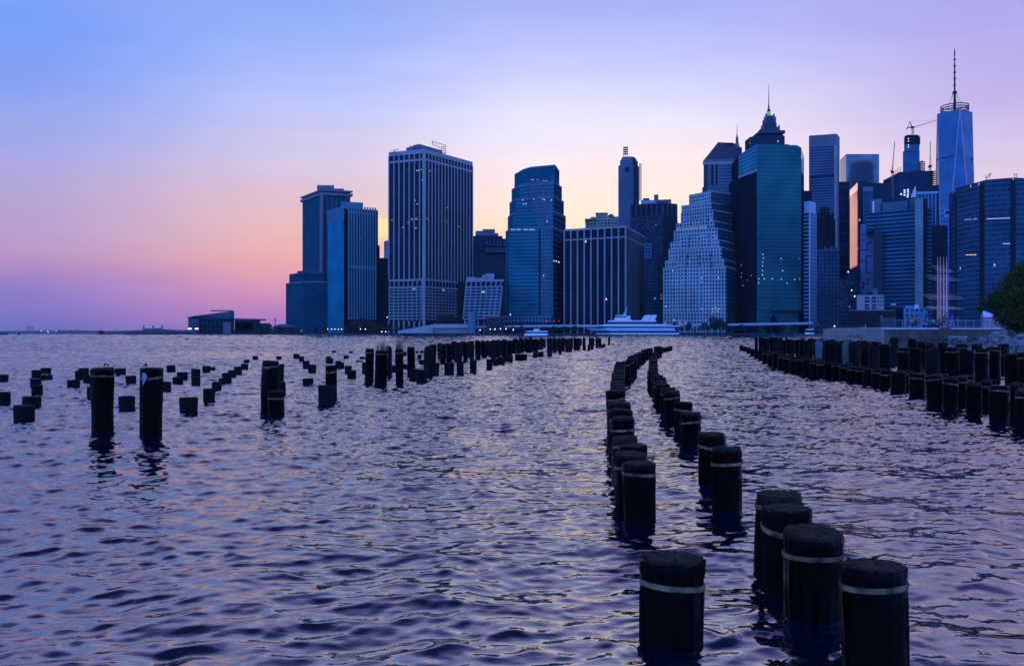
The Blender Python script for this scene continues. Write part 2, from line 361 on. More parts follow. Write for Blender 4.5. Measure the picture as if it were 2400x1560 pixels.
    for i, (xl, yt, xa, xb, xc, xr) in enumerate(tiers):
        k = i * 5.0
        poly = [(X(xl, 935), 935 + k), (X(xa, Yc + k), Yc + k), (X(xb, 898 + k * .7), 898 + k * .7), (X(xc, 890 + k * .5), 890 + k * .5), (X(xr, 935), 935), (X(xr - 4, 970), 970), (X(xl + 8, 970), 970)]
        z0 = GZ if i == 0 else Z(tiers[i-1][1], Yc) - 1
        z1 = Z(yt, Yc)
        mm = [mh4, mh, mh3 if i > 0 else mh3, mh2, mh2, mh2, mh4]
        if i == 4: mm = [mh4, mh4, mh4, mh2, mh2, mh2, mh4]
        block(r, 'terrace' if i else 'tower_shaft', poly, z0, z1, mm)
        MB().prism(inset(poly, 1.004), z1 - 1.2, z1, M['stoned'], M['roof'], bottom=True).build('parapet', r)
    # dark slot and podium
    p, q = (X(1194, Yc), Yc), (X(1266, 898), 898)
    mb = MB(); edge_box(mb, p, q, .985, 1.7, .5, zp, Z(540, Yc), M['dark']); mb.build('dark_slot', r)
    face_lit(r, p, q, [(1199 + 3.3 * i, 538) for i in range(17) if i not in (3, 7, 8, 12)], 1.1, .9)
    face_lit(r, (X(1203, Yc + 8), Yc + 8), (X(1296, 893), 893), [(1225, 469), (1227, 478), (1233, 478), (1251, 467), (1272, 467), (1276, 468), (1292, 469)], 1.2, 1)
    face_lit(r, (X(1226, Yc + 12), Yc + 12), (X(1301, 893), 893), [(1246, 421), (1250, 422), (1260, 422), (1275, 424), (1281, 424)], 1.2, .8)
    litwin(r, 892, [(1292, 610), (1298, 611), (1304, 612), (1310, 614)], 1.2, 1.3)
    pp = fr(876, 1180, 1293, 870, 30)
    block(r, 'podium', pp, Z(757, 876), Z(740, 876), fac('fa_hp', (.10, .14, .18), (.015, .02, .03), 3.6, .38, 3.7, .42, lit=.02, vary=.6))
    block(r, 'podium_base', inset(pp, .98), GZ, Z(757, 876), M['dark'])
    # ---- I: dark block with white piers
    Yc = 860; poly, zt = c3(Yc, 1466.6, 528.5, 1323, 537.5, 1512, 554)
    L_, C_, R_, B_ = poly
    r = bthing('white_pier_block', 'wide dark block with ten thin white piers behind the white yacht', poly)
    mI = fac('fa_i', (.016, .02, .03), (.006, .009, .015), 1.9, .1, 3.5, .3, lit=.003, vary=.8)
    block(r, 'tower_shaft', poly, GZ, zt - 1, mI); ledge(r, poly, 1.004, zt - 2, zt, M['stone'], 'parapet')
    ledge(r, poly, 1.012, Z(556.5, Yc), Z(553.5, Yc), M['stone'], 'belt_course')
    piers(r, L_, C_, 9, 1.25, 1.0, GZ, zt - 1, M['stone']); piers(r, C_, R_, 12, 1.1, .8, GZ, zt - 1, M['stoned'])
    face_lit(r, L_, C_, [(1421, 701), (1373, 566)], 1.6, 3)
    # ---- J: slim old tower with hoist
    Yc = 1150; poly, zt = c3(Yc, 1484.5, 386, 1449, 388, 1498, 390)
    r = bthing('art_deco_tower', 'slim pale tower with a construction hoist up its right side', poly)
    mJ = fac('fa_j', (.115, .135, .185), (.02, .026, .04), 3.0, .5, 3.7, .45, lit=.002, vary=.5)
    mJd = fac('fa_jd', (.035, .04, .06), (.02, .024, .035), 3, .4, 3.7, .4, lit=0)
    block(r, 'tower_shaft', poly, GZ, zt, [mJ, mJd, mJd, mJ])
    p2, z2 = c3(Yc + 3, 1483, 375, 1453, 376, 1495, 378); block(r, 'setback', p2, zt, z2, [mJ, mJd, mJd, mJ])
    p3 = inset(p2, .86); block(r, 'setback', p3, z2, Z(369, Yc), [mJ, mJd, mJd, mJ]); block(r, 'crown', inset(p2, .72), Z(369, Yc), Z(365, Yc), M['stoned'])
    for t in (.52, .66):
        mb = MB(); edge_box(mb, poly[0], poly[1], t, 2.6, .3, Z(402, Yc), Z(391, Yc), M['dark'], back=.1); mb.build('arched_window', r)
    mb = MB()
    for i in range(14):
        y = 384 + i * 6.2
        for a, b in (((1498.5, y), (1503, y)), ((1498.5, y), (1503, y + 6)), ((1503, y), (1503, y + 6.2)), ((1499, y), (1499, y + 6.2))): mb.tube((X(a[0], 1165), 1165, Z(a[1], 1165)), (X(b[0], 1165), 1165, Z(b[1], 1165)), .42, .42, M['steel'], 4)
    mb.build('construction_hoist', r)
    mb = MB()
    for x in (1461.5, 1466, 1471):
        mb.tube((X(x, 1160), 1160, Z(367, 1160)), (X(x, 1160), 1160, Z(346, 1160)), .4, .4, M['steel'], 4)
    for i, y in enumerate((362, 357, 352, 347)):
        mb.box(X(1461, 1160), X(1471.5, 1160), 1158, 1162, Z(y, 1160), Z(y, 1160) + 1.3, M['steel'])
    mb.tube((X(1471, 1160), 1160, Z(347, 1160)), (X(1469, 1160), 1160, Z(341, 1160)), .4, .3, M['steel'], 4)
    mb.build('steel_frame', r)
    # ---- K: brown dark building
    Yc = 1040; poly, zt = c3(Yc, 1553, 475, 1477, 480, 1588, 478)
    r = bthing('brick_tower', 'near-black brick tower with roof tank box right of the slim pale tower', poly)
    mK = fac('fa_k', (.05, .045, .06), (.022, .026, .045), 3.4, .3, 3.9, .34, lit=.004, vary=1.6, litstr=.25, litrow=.03)
    block(r, 'tower_shaft', poly, GZ, zt - 15, [mK, fac('fa_k2', (.02, .022, .034), (.012, .014, .022), 3.4, .3, 3.9, .4, lit=.002)])
    mKf = fac('fa_k3', (.05, .05, .07), (.012, .014, .025), 6.5, .35, 60, 0, lit=0)
    block(r, 'crown', poly, zt - 15, zt, mKf)
    block(r, 'penthouse', fr(1060, 1502, 1538, 1060, 15), zt, Z(469, 1060), plain('blue_penthouse', (.16, .28, .42), .4)); block(r, 'tank_box', fr(1062, 1533, 1543, 1062, 8), zt, Z(456, 1062), M['steel'])
    block(r, 'plant_room', fr(1064, 1543, 1573, 1060, 15), zt, Z(467, 1060), M['steel']); block(r, 'plant_room', fr(1068, 1507, 1522, 1068, 8), zt, Z(464.5, 1068), M['dark'])
    block(r, 'side_wing', fr(1052, 1586, 1592, 1060, 30), GZ, Z(522, 1056), M['dark'])
    # ---- L: sandstone roofs, afterglow painted into their tawny colour
    poly = fr(1020, 1372, 1449, 1010, 40)
    r = bthing('sandstone_building', 'sandstone rooftops with painted tawny afterglow peeping over the white-pier block', poly)
    mL = fac('fa_l', (.34, .25, .13), (.035, .06, .14), 4.2, .45, 4.2, .35, lit=.0, vary=1.4)
    block(r, 'tower_shaft', poly, GZ, Z(516, 1020), mL); ledge(r, fr(1016, 1371, 1400, 1014, 30), 1.0, Z(516, 1020), Z(513.5, 1020), plain('afterglow_stone', (.30, .23, .13), .8), 'cornice')
    block(r, 'setback', fr(1022, 1384, 1449, 1018, 30), Z(516, 1020), Z(508, 1020), mL)
    block(r, 'penthouse', fr(1024, 1397, 1424, 1024, 20), Z(508, 1020), Z(500, 1024), plain('afterglow_stone2', (.30, .25, .16), .8))
    ledge(r, fr(1023, 1396, 1425, 1023, 22), 1.0, Z(500, 1024), Z(498.6, 1024), M['steel'], 'cornice')
    mb = MB()
    for i in range(6):
        a0, a1 = i * R(15), (i + 1) * R(15); x0 = X(1433, 1020)
        mb.tube((x0, 1025, Z(508, 1020) + 4 * math.sin(a0)), (x0, 1025, Z(508, 1020) + 4 * math.sin(a1)), 4.2 * math.cos(a0), 4.2 * math.cos(a1) + .05, M['steel'], 10)
    mb.build('dome', r)
    # ---- M: small stepped building with billboard-like blue top
    poly = fr(905, 1511, 1548, 900, 30)
    r = bthing('narrow_stepped_building', 'narrow stepped brick building squeezed left of the white ziggurat tower', poly)
    mM = fac('fa_m', (.055, .07, .10), (.014, .018, .03), 3, .35, 3.4, .4, lit=.02, vary=1.0, litstr=.5)
    block(r, 'tower_shaft', poly, GZ, Z(668, 905), mM); block(r, 'setback', fr(908, 1511, 1541, 906, 25), Z(668, 905), Z(632, 905), mM); block(r, 'setback', fr(911, 1511, 1534, 911, 20), Z(632, 905), Z(606, 905), mM)
    block(r, 'setback', fr(915, 1511, 1527, 915, 15), Z(606, 905), Z(571, 915), fac('fa_m2', (.10, .17, .27), (.02, .03, .06), 3, .4, 3.6, .4, lit=.03, vary=1.2, litstr=.6))
    # ---- N: ziggurat
    r_poly = fr(872, 1554, 1701, 846, 60)
    r = bthing('ziggurat_tower', 'pale stone ziggurat tower stepping back many times to a narrow top', r_poly)
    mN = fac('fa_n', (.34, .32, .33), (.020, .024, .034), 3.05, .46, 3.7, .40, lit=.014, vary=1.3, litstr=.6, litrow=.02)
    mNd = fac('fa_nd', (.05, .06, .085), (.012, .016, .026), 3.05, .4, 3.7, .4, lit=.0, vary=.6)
    T = [(1554, 629.7, 1702, 625), (1558.6, 613, 1697, 608), (1567, 586.6, 1692, 580), (1571.5, 569.5, 1687, 563), (1579.5, 542, 1682, 536.6), (1584.5, 526, 1676, 519), (1595.5, 500, 1671, 495), (1597, 482, 1668.5, 478), (1614.8, 457, 1666, 452)]
    for i, (xl, yl, xr, yr) in enumerate(T):
        k = i * 2.4; zz = Z((yl + yr) / 2, 860 + k)
        a = (X(xl, 872 + k), 872 + k); b = (X(xr, 846 + k), 846 + k)
        dx, dy = b[0] - a[0], b[1] - a[1]; l = math.hypot(dx, dy); dpt = 58 - i * 4
        poly = [a, b, (b[0] - dy / l * dpt + 2, b[1] + dx / l * dpt), (a[0] - dy / l * dpt, a[1] + dx / l * dpt)]
        z0 = GZ if i == 0 else Z((T[i-1][1] + T[i-1][3]) / 2, 860 + k)
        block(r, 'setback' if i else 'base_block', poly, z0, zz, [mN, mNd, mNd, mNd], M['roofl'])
        MB().prism(inset(poly, 1.006), zz - .3, zz + .9, M['stone'], M['roofl'], bottom=True).build('parapet', r)
        if i in (0, 1, 3, 5):      # projecting bays that rise one tier higher
            zn = Z((T[i+1][1] + T[i+1][3]) / 2, 860)
            for t, w in ((.30, 9), (.70, 9)):
                mb = MB(); edge_box(mb, a, b, t, w, .9, z0 if i else GZ + 20, zz + (zn - zz) * .62, mN, back=9); mb.build('projecting_bay', r)
            mb = MB(); edge_box(mb, a, b, .5, l * .16, .5, z0 if i else GZ + 20, zz + (zn - zz) * .35, mN, back=9); mb.build('projecting_bay', r)
    zc = Z(728, 860)
    ledge(r, r_poly, 1.006, zc, zc + .8, M['stone'], 'belt_course'); ledge(r, r_poly, 1.006, Z(742, 860), Z(742, 860) + .8, M['stone'], 'belt_course')
    face_lit(r, r_poly[0], r_poly[1], [(1577, 635), (1622, 652), (1630, 651), (1644, 651), (1560, 718), (1579, 750), (1684, 651)], 1.2, 1.2)
    face_lit(r, r_poly[0], r_poly[1], [(1597 + dx_, 724 - dy_) for dx_, dy_ in ((0, 0), (19, 0), (26, 0), (33, 1), (48, 1), (73, 1), (80, 2), (88, 1), (73, -6), (85, -5))], 1.1, 1.1, plain('lit_window_warm', (.8, .5, .3), emis=(1, .5, .35), estr=.8))
    # ---- O: dark neighbour right of the ziggurat
    poly, zt = c3(905, 1692, 503, 1679, 506, 1712, 518)
    r = bthing('dark_tower', 'dark narrow tower tucked between the ziggurat and the green glass tower', poly)
    block(r, 'tower_shaft', poly, GZ, zt, fac('fa_o', (.03, .04, .055), (.014, .018, .026), 3, .3, 60, 0, lit=0)); ledge(r, poly, 1.01, zt - 1.5, zt, M['stoned'], 'parapet')
    mb = MB(); edge_box(mb, poly[0], poly[1], 1., 1.2, .5, GZ, zt, M['stoned']); mb.build('corner_pier', r)
    # ---- P: mansard-topped tower
    Yc = 1120; poly, zt = c3(Yc, 1660, 374, 1649, 376, 1740, 372)
    r = bthing('mansard_tower', 'broad tower under a steep dark hipped roof behind the ziggurat', poly)
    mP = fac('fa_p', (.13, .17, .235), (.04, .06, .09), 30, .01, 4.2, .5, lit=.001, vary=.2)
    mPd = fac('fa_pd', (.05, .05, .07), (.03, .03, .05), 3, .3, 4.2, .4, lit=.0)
    zs = Z(437, Yc)
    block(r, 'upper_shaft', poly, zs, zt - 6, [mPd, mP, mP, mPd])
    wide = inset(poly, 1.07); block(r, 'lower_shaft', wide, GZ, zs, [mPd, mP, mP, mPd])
    MB().prism(inset(poly, 1.05), zt - 6, zt - 3, M['stone'], M['roof'], bottom=True).build('cornice', r); MB().prism(inset(poly, 1.03), zt - 3, zt, M['stoned'], M['roof'], bottom=True).build('cornice', r)
    for t in (.12, .25): mb = MB(); edge_box(mb, poly[1], poly[2], t, 2.2, .5, zs + 2, Z(386, Yc), M['dark']); mb.build('tall_window', r)
    for t in (.18,): mb = MB(); edge_box(mb, poly[1], poly[2], t, 1.4, 1.2, zs, Z(386, Yc), M['stoned']); mb.build('column', r)
    for t in (.0, .06, .30, .90, .97): mb = MB(); edge_box(mb, poly[1], poly[2], t, 1.7, 1.2, zs, Z(384, Yc), M['stoned']); mb.build('column', r)
    MB().prism(poly, zt, Z(336, Yc + 15), plain('slate_roof', (.03, .035, .05), .7), M['roof'], top=[(X(1681, 1140), 1140), (X(1683, 1128), 1128), (X(1722, 1135), 1135), (X(1722, 1150), 1150)]).build('hipped_roof', r)
    block(r, 'roof_ridge', fr(1130, 1681, 1718, 1130, 16), Z(337, 1130), Z(334.5, 1130), M['dark'])
    # ---- 40: copper spire behind
    poly = fr(1200, 1716, 1739, 1200, 14)
    r = bthing('copper_spire_tower', 'tower whose thin green spire rises behind the dark hipped roof', poly)
    block(r, 'tower_shaft', poly, GZ, Z(345, 1200), mPd)
    cx = X(1727.5, 1207)
    mb = MB(); mb.tube((cx, 1207, Z(346, 1207)), (cx, 1207, Z(334, 1207)), 4, 2.2, M['stoned'], 8); mb.build('spire_base', r)
    cop = plain('copper', (.02, .06, .05), .6)
    mb = MB(); mb.tube((cx, 1207, Z(334, 1207)), (cx, 1207, Z(325, 1207)), 1.9, 1.9, cop, 8); mb.tube((cx, 1207, Z(325, 1207)), (cx, 1207, Z(318, 1207)), 2.1, .7, cop, 8); mb.tube((cx, 1207, Z(318, 1207)), (cx, 1207, Z(290, 1207)), .6, .12, M['dark'], 6); mb.build('spire', r)
    # ---- Q: 1930s tower with needle spire
    Y = 1080; cx = X(1813, Y)
    oct_ = lambda hw, ch, yy=Y: [(cx - hw, yy + ch), (cx - hw + ch, yy), (cx + hw - ch * .4, yy), (cx + hw, yy + ch * .6), (cx + hw, yy + 2 * hw - ch), (cx + hw - ch, yy + 2 * hw), (cx - hw + ch, yy + 2 * hw), (cx - hw, yy + 2 * hw - ch)]
    poly = [(p[0] - 5.5, p[1]) for p in oct_(21.6, 10)]
    r = bthing('needle_spire_tower', 'dark stepped tower with glowing lantern and needle spire behind green glass tower', poly)
    block(r, 'tower_shaft', poly, GZ, Z(317, Y), fac('fa_q', (.035, .04, .06), (.018, .022, .036), 3, .35, 3.8, .3, lit=.001))
    mq = fac('fa_q2', (.05, .075, .12), (.02, .03, .05), 2.6, .4, 3.8, .3, lit=.01, vary=1.2, litstr=.3)
    sqr = lambda hw: [(cx - hw, 1100 - hw), (cx + hw, 1100 - hw), (cx + hw, 1100 + hw), (cx - hw, 1100 + hw)]
    for hw, ya, yb in ((16, 318, 312), (10.4, 314, 302), (7.8, 302, 292), (6.4, 292, 281), (5.0, 281, 273)): block(r, 'setback', sqr(hw), Z(ya, 1100) - .5, Z(yb, 1100), mq)
    for s in (-1, 1):
        for hh, zz in ((10, 300), (6.4, 279), (5, 271)): MB().box(cx + s * hh - .9, cx + s * hh + .9, 1100 - hh - .9, 1100 - hh + .9, Z(zz + 14, 1100), Z(zz, 1100) + 1.0, M['stoned']).build('pinnacle', r)
    mb = MB(); mb.tube((cx, 1100, Z(273, 1100)), (cx, 1100, Z(262, 1100)), 3.4, 2.2, plain('lantern_glass', (.3, .35, .1), emis=(.55, .75, .12), estr=.28), 8)
    mb.build('lantern', r)
    mb = MB(); mb.tube((cx, 1100, Z(262, 1100)), (cx, 1100, Z(255, 1100)), 2.6, 1.3, M['dark'], 8); mb.tube((cx, 1100, Z(255, 1100)), (cx, 1100, Z(243, 1100)), 1.2, .6, M['dark'], 8); mb.tube((cx, 1100, Z(243, 1100)), (cx, 1100, Z(196, 1100)), .6, .16, M['dark'], 6); mb.build('spire', r)
    # ---- R: green glass tower
    Yc = 840
    mR = fac('fa_r', (.03, .135, .14), (.02, .07, .07), 1.6, .14, 3.9, .22, lit=.0, vary=.16, rough=.28)
    mRb = fac('fa_rb', (.06, .25, .26), (.03, .11, .13), 60, .005, 3.9, .3, lit=.0, vary=.1, rough=.3)
    mRd = fac('fa_rd', (.010, .013, .025), (.007, .009, .016), 1.6, .1, 3.9, .2, lit=.0, vary=.3)
    pin = plain('polished_panel', (.5, .45, .5), .12, metal=.9, var=.05)
    A0 = (X(1731, 885), 885); A1 = (X(1774, 845), 845); A2 = (X(1878, 852), 852); A3 = (X(1884.5, 885), 885)
    A2b = (X(1868, 846), 846)
    poly = [A0, A1, A2b, A2, A3, (A3[0] - 3, 925), (A0[0] + 3, 925)]
    r = bthing('green_glass_tower', 'broad teal green glass tower with a bright overhanging upper left corner', poly)
    zt = Z(349, 860); zo = Z(408, 865)
    MB().prism(poly, zo, zt, [mRb, mR, mR, pin, mRd, mRd, mRd], M['roof'], zs=[zt - 1, zt + 1.6, zt + .6, zt - .5, zt - 3, zt - 3, zt - 3]).build('upper_shaft', r)
    low = [(A0[0] - .4, 893), (A1[0] - 1.5, 856), A1, A2b, A2, A3, (A3[0] - 3, 925), (A0[0], 925)]
    block(r, 'lower_shaft', low, GZ + 22, zo, [mRd, mRd, mR, mR, mRd, mRd, mRd, mRd])
    mb = MB(); mb.prism([(A0[0] - .5, 884), (A1[0], 843.8), (A1[0] + .5, 846), (A0[0], 887)], zo - 1, zo + 1.3, M['stone'], bottom=True); mb.build('soffit_edge', r)
    MB().prism([(X(1808, 842), 848), (X(1878, 842), 851), (X(1878, 870), 880), (X(1808, 870), 880)], GZ, Z(731, 845), mR, M['roof'], bottom=True).build('base_block', r)
    MB().prism([(X(1729, 880), 895), (X(1774, 845), 846), (X(1807, 845), 846), (X(1807, 900), 900)], GZ, GZ + 22.1, [mRd, mR, mR, mR], M['roof']).build('base_block', r)
    block(r, 'base_core', fr(868, 1770, 1886, 868, 30), GZ, GZ + 22.05, M['dark'])
    for a, b, c_ in ((1750, 1774, 742), (1806, 1822, 738)):
        MB().prism(fr(835, a - 10, b + 10, 835, 14), GZ, Z(c_, 835), mRd, M['roof'], top=[(X((a + b) / 2, 838) - .3, 838), (X((a + b) / 2, 838) + .3, 838), (X((a + b) / 2, 838) + .3, 842), (X((a + b) / 2, 838) - .3, 842)]).build('glass_atrium', r)
    mb = MB()
    for x in (1841, 1847.5): mb.tube((X(x, 865), 865, zt - 1), (X(x, 865), 865, Z(339, 865)), .35, .35, M['dark'], 4)
    mb.tube((X(1840, 865), 865, Z(339, 865)), (X(1848.5, 865), 865, Z(339, 865)), .4, .4, M['dark'], 4); mb.build('roof_frame', r)
    face_lit(r, A1, A2b, [(1788, 596), (1789, 604.5), (1787.5, 614), (1787, 623), (1787, 634), (1787, 643.5), (1778.5, 653), (1791, 653), (1778, 662.5), (1810, 653), (1831, 606), (1834.5, 634.5), (1831, 654), (1845, 663.5), (1862, 655)], 1.0, 1.2)
    face_lit(r, A2b, A2, [(1872, 606), (1874, 653.5)], 1.0, 1.2)
    face_lit(r, low[0], low[1], [(1737.5, 621), (1738.5, 640), (1737.5, 649), (1764, 608), (1761, 645.5), (1752, 656.5), (1741.5, 668.5)], 1.0, 1.2)
    # ---- S: banded slab tower
    Y = 1130
    poly, zt = c3(1120, 1961, 313.5, 1896, 318, 1968, 322)
    r = bthing('banded_slab_tower', 'tall slab tower with fine horizontal stripes and a solid dark top', poly)
    mS1 = fac('fa_s', (.105, .115, .175), (.03, .036, .065), 50, .004, 3.6, .5, lit=.0008, vary=.15)
    mS2 = fac('fa_s2', (.16, .15, .22), (.06, .07, .13), 50, .004, 3.6, .4, lit=0, vary=.1, rough=.2, metal=.3)  # right side painted paler and more violet for the light it catches
    block(r, 'tower_shaft', poly, GZ, Z(341, 1120), [mS1, mS2, mS1, mS1])
    block(r, 'crown', poly, Z(341, 1120), zt, [M['stoned'], mS2, M['stoned'], M['stoned']])
    mb = MB(); l_ = math.hypot(poly[1][0] - poly[0][0], poly[1][1] - poly[0][1])
    for yy in (411,): edge_box(mb, poly[0], poly[1], .5, l_, .3, Z(yy + 1.5, 1120), Z(yy - 2, 1120), M['dark'])
    mb.build('plant_floor', r)
    mb = MB(); edge_box(mb, poly[0], poly[1], .96, 3.4, .6, GZ, Z(341, 1120), M['stone']); mb.build('corner_pier', r)
    # ---- T: pale glass slab far behind
    poly = fr(1450, 1983, 2060.5, 1450, 40); poly = [poly[0], poly[1], poly[2], (X(1969, 1500), 1500)]
    r = bthing('pale_glass_slab', 'smooth pale blue glass slab far behind the pink-tinted block', poly)
    glass = fac('fa_t', (.10, .15, .20), (.12, .18, .24), 1.5, .06, 4, .1, lit=0, vary=.05, rough=.12, metal=.75)
    block(r, 'tower_shaft', poly, GZ, Z(363, 1450), [glass, glass, glass, glass]); ledge(r, poly, 1.0, Z(363, 1450), Z(361.2, 1450), M['stoned'], 'parapet')
    # ---- U: dark box, W: dark slab
    poly = fr(980, 1884, 1903, 980, 25)
    r = bthing('black_box_tower', 'small black box-topped tower behind the balcony tower', poly); block(r, 'tower_shaft', poly, GZ, Z(448, 980), mRd); ledge(r, poly, 1.02, Z(448, 980), Z(447, 980), M['dark'], 'parapet')
    poly = fr(905, 1966, 1991, 905, 25)
    r = bthing('navy_slab', 'narrow navy slab left of the pink-tinted block', poly)
    block(r, 'tower_shaft', poly, GZ, Z(427, 905), fac('fa_w', (.022, .026, .04), (.012, .015, .028), 40, .01, 12, .15, lit=.01, vary=.8, litstr=.4)); ledge(r, poly, 1.01, Z(427, 905), Z(426, 905), M['dark'], 'parapet')
    # ---- V: balcony tower
    Yc = 800; poly, zt = c3(Yc, 1898.5, 471, 1885, 473, 1912, 476)
    r = bthing('balcony_tower', 'slim tower ringed by pale blue balcony slabs at every floor', poly)
    pale = plain('pale_balcony', (.22, .34, .48), .6, var=.1)
    block(r, 'tower_shaft', poly, GZ, Z(496, Yc), fac('fa_v', (.03, .04, .06), (.012, .016, .03), 3, .1, 3.5, .1, lit=.01, vary=.8))
    block(r, 'crown', inset(poly, 1.0), Z(496, Yc), zt, [plain('blue_crown', (.14, .27, .42), .5), pale, pale, pale])
    for i in range(29):
        z = Z(497, Yc) - i * 3.52
        if z < GZ + 4: break
        MB().prism(inset(poly, 1.09), z - .35, z + .35, pale, pale, bottom=True).build('balcony_slab', r)
    for t in (.25, .5, .75, 1.0): mb = MB(); edge_box(mb, poly[1], poly[2], t, .7, .7, GZ, Z(496, Yc), pale); mb.build('column', r)
    mb = MB(); edge_box(mb, poly[0], poly[1], 1., 1.1, 1.0, GZ, zt, pale); mb.build('corner_pier', r)
    block(r, 'rear_wing', fr(815, 1878, 1886, 815, 20), GZ, Z(480, 815), mRd)
    # ---- Xb: dark old building
    poly = fr(930, 1911, 1958, 925, 30)
    r = bthing('gothic_tower', 'black old stone tower with stepped crown in front of the striped slab', poly)
    mX = fac('fa_x', (.035, .038, .05), (.014, .016, .024), 3.2, .5, 30, 0, lit=0, vary=.6)
    block(r, 'tower_shaft', poly, GZ, Z(515, 930), mX); block(r, 'setback', fr(933, 1914, 1954, 933, 25), Z(515, 930), Z(503, 930), mX); block(r, 'crown', fr(936, 1921, 1944, 936, 15), Z(503, 930), Z(487, 936), mX); block(r, 'crown', fr(939, 1924, 1941, 939, 10), Z(487, 936), Z(483, 936), mX)
    for x in (1914, 1920, 1945, 1953): MB().box(X(x, 931) - .8, X(x, 931) + .8, 931, 933, Z(520, 930), Z(499, 930), mX).build('pinnacle', r)
    # ---- Y2: mid grey-blue building
    poly = fr(850, 1911, 1968, 845, 30)
    r = bthing('old_office_building', 'blue grey older office building right of the balcony tower', poly)
    mY = fac('fa_y', (.06, .09, .14), (.02, .026, .045), 3.4, .45, 3.8, .45, lit=.004, vary=1.0)
    block(r, 'tower_shaft', poly, GZ, Z(586, 850), mY); block(r, 'setback', fr(856, 1930, 1967, 855, 22), Z(586, 850), Z(580, 850), mY); ledge(r, poly, 1.02, Z(588, 850), Z(585.5, 850), M['stoned'])
    for x in (1932, 1946, 1960): block(r, 'dormer', fr(850.5, x, x + 5, 850.5, 5), Z(586, 850), Z(578, 850), M['stoned'])
    # ---- Z1: mirror-faced block, afterglow pink tinted into its metal
    Yc = 1180
    a = (X(1991.5, 1245), 1245); b = (X(2010, Yc), Yc); c_ = (X(2090, 1186), 1186)
    poly = [a, b, c_, (c_[0] - 10, 1260), (a[0] + 5, 1260)]
    r = bthing('pink_tinted_block', 'dark block whose narrow left mirror face has afterglow pink tinted into its dotted windows', poly)
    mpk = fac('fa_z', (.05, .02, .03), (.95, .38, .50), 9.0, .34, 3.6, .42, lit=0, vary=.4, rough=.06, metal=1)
    mzd = fac('fa_z2', (.022, .028, .045), (.012, .016, .03), 2.2, .2, 3.8, .3, lit=.002, vary=.5)
    zt = Z(427.5, Yc)
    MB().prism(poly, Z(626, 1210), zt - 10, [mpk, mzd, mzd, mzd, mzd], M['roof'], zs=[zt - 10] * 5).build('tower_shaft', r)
    MB().prism(poly, zt - 10, zt, [plain('pink_tinted_parapet', (.7, .5, .5), .15, metal=.9, var=.05), mzd, mzd, mzd, mzd], M['roof']).build('crown', r)
    block(r, 'lower_shaft', poly, GZ, Z(626, 1210), mzd)
    block(r, 'penthouse', fr(1195, 2013, 2030, 1195, 20), zt, Z(424, 1195), M['dark'])
    # ---- Z2: slim tower in front
    poly = fr(880, 2023, 2046, 880, 20)
    r = bthing('slim_capped_tower', 'slim blue grey tower with a pale cap behind the maze-patterned wall', poly)
    block(r, 'tower_shaft', poly, GZ, Z(448, 880), fac('fa_z3', (.06, .08, .125), (.025, .035, .06), 2.4, .4, 60, 0, lit=0)); block(r, 'crown', poly, Z(448, 880), Z(438, 880), plain('teal_cap', (.07, .13, .19), .6))
    block(r, 'side_wing', fr(885, 2012, 2024, 885, 20), GZ, Z(468, 885), mzd)
    # ---- AA: maze wall building
    poly = fr(770, 2016, 2048.5, 770, 25)
    r = bthing('maze_wall_building', 'pale blue blank wall with dark meandering maze lines', poly)
    pb = plain('pale_blue_wall', (.17, .27, .42), .7, var=.1, scale=.05)
    block(r, 'wall', poly, GZ, Z(541, 770), [pb, mzd, mzd, mzd]); block(r, 'roof_box', fr(775, 2017, 2032, 775, 10), Z(541, 770), Z(526, 775), pb); block(r, 'roof_box', fr(775, 2032, 2046, 775, 12), Z(541, 770), Z(531, 775), M['stoned'])
    lines = [((2016, 586), (2032, 586)), ((2032, 586), (2032, 570)), ((2032, 570), (2044, 570)), ((2016, 612), (2030, 612)), ((2030, 640), (2030, 600)), ((2030, 600), (2046, 600)), ((2030, 640), (2048, 640)), ((2034, 653), (2044, 653)), ((2034, 653), (2034, 666)), ((2024, 666), (2034, 666)), ((2024, 662), (2024, 675)), ((2016, 662), (2025, 662)), ((2016, 675), (2025, 675)), ((2032, 688), (2046, 686)), ((2018, 550), (2024, 550)), ((2019, 563), (2023, 563))]
    mb = MB()
    for p, q in lines:
        x0, x1 = sorted((X(p[0], 770), X(q[0], 770))); z0, z1 = sorted((Z(p[1], 770), Z(q[1], 770)))
        mb.box(x0 - .35, x1 + .35, 769.8, 770.2, z0 - .35, z1 + .35, M['dark'])
    mb.build('maze_line', r)
    poly = fr(700, 2008, 2072, 700, 20)
    r = bthing('white_low_building', 'small pale grey building with two columns of dark windows', poly)
    block(r, 'wall', poly, GZ, Z(691, 700), plain('pale_wall', (.26, .25, .28), .8, var=.1, scale=.1))
    for x in (2032, 2048):
        for y in (698, 706, 715, 722): MB().box(X(x - 5, 700), X(x + 5, 700), 699.8, 700.1, Z(y + 2.2, 700), Z(y - 2.2, 700), M['dark']).build('window', r)
    for x in (2058, 2064, 2069):
        for y in (697, 706, 714): MB().box(X(x - 1, 700), X(x + 1, 700), 699.8, 700.1, Z(y + 2, 700), Z(y - 2, 700), M['dark']).build('window', r)
    mb = MB(); mb.tube((X(2052, 706), 706, Z(691, 700)), (X(2052, 706), 706, Z(676, 706)), 2, 2, M['stoned'], 10); mb.tube((X(2052, 706), 706, Z(676, 706)), (X(2052, 706), 706, Z(671, 706)), 2.1, .2, M['dark'], 10); mb.build('water_tank', r)
    # ---- BB: banded building with pale grid column
    Y = 725
    poly = fr(735, 2030, 2144, 718, 30)
    r = bthing('banded_office_block', 'broad block of teal floor bands beside a pale gridded stair column', poly)
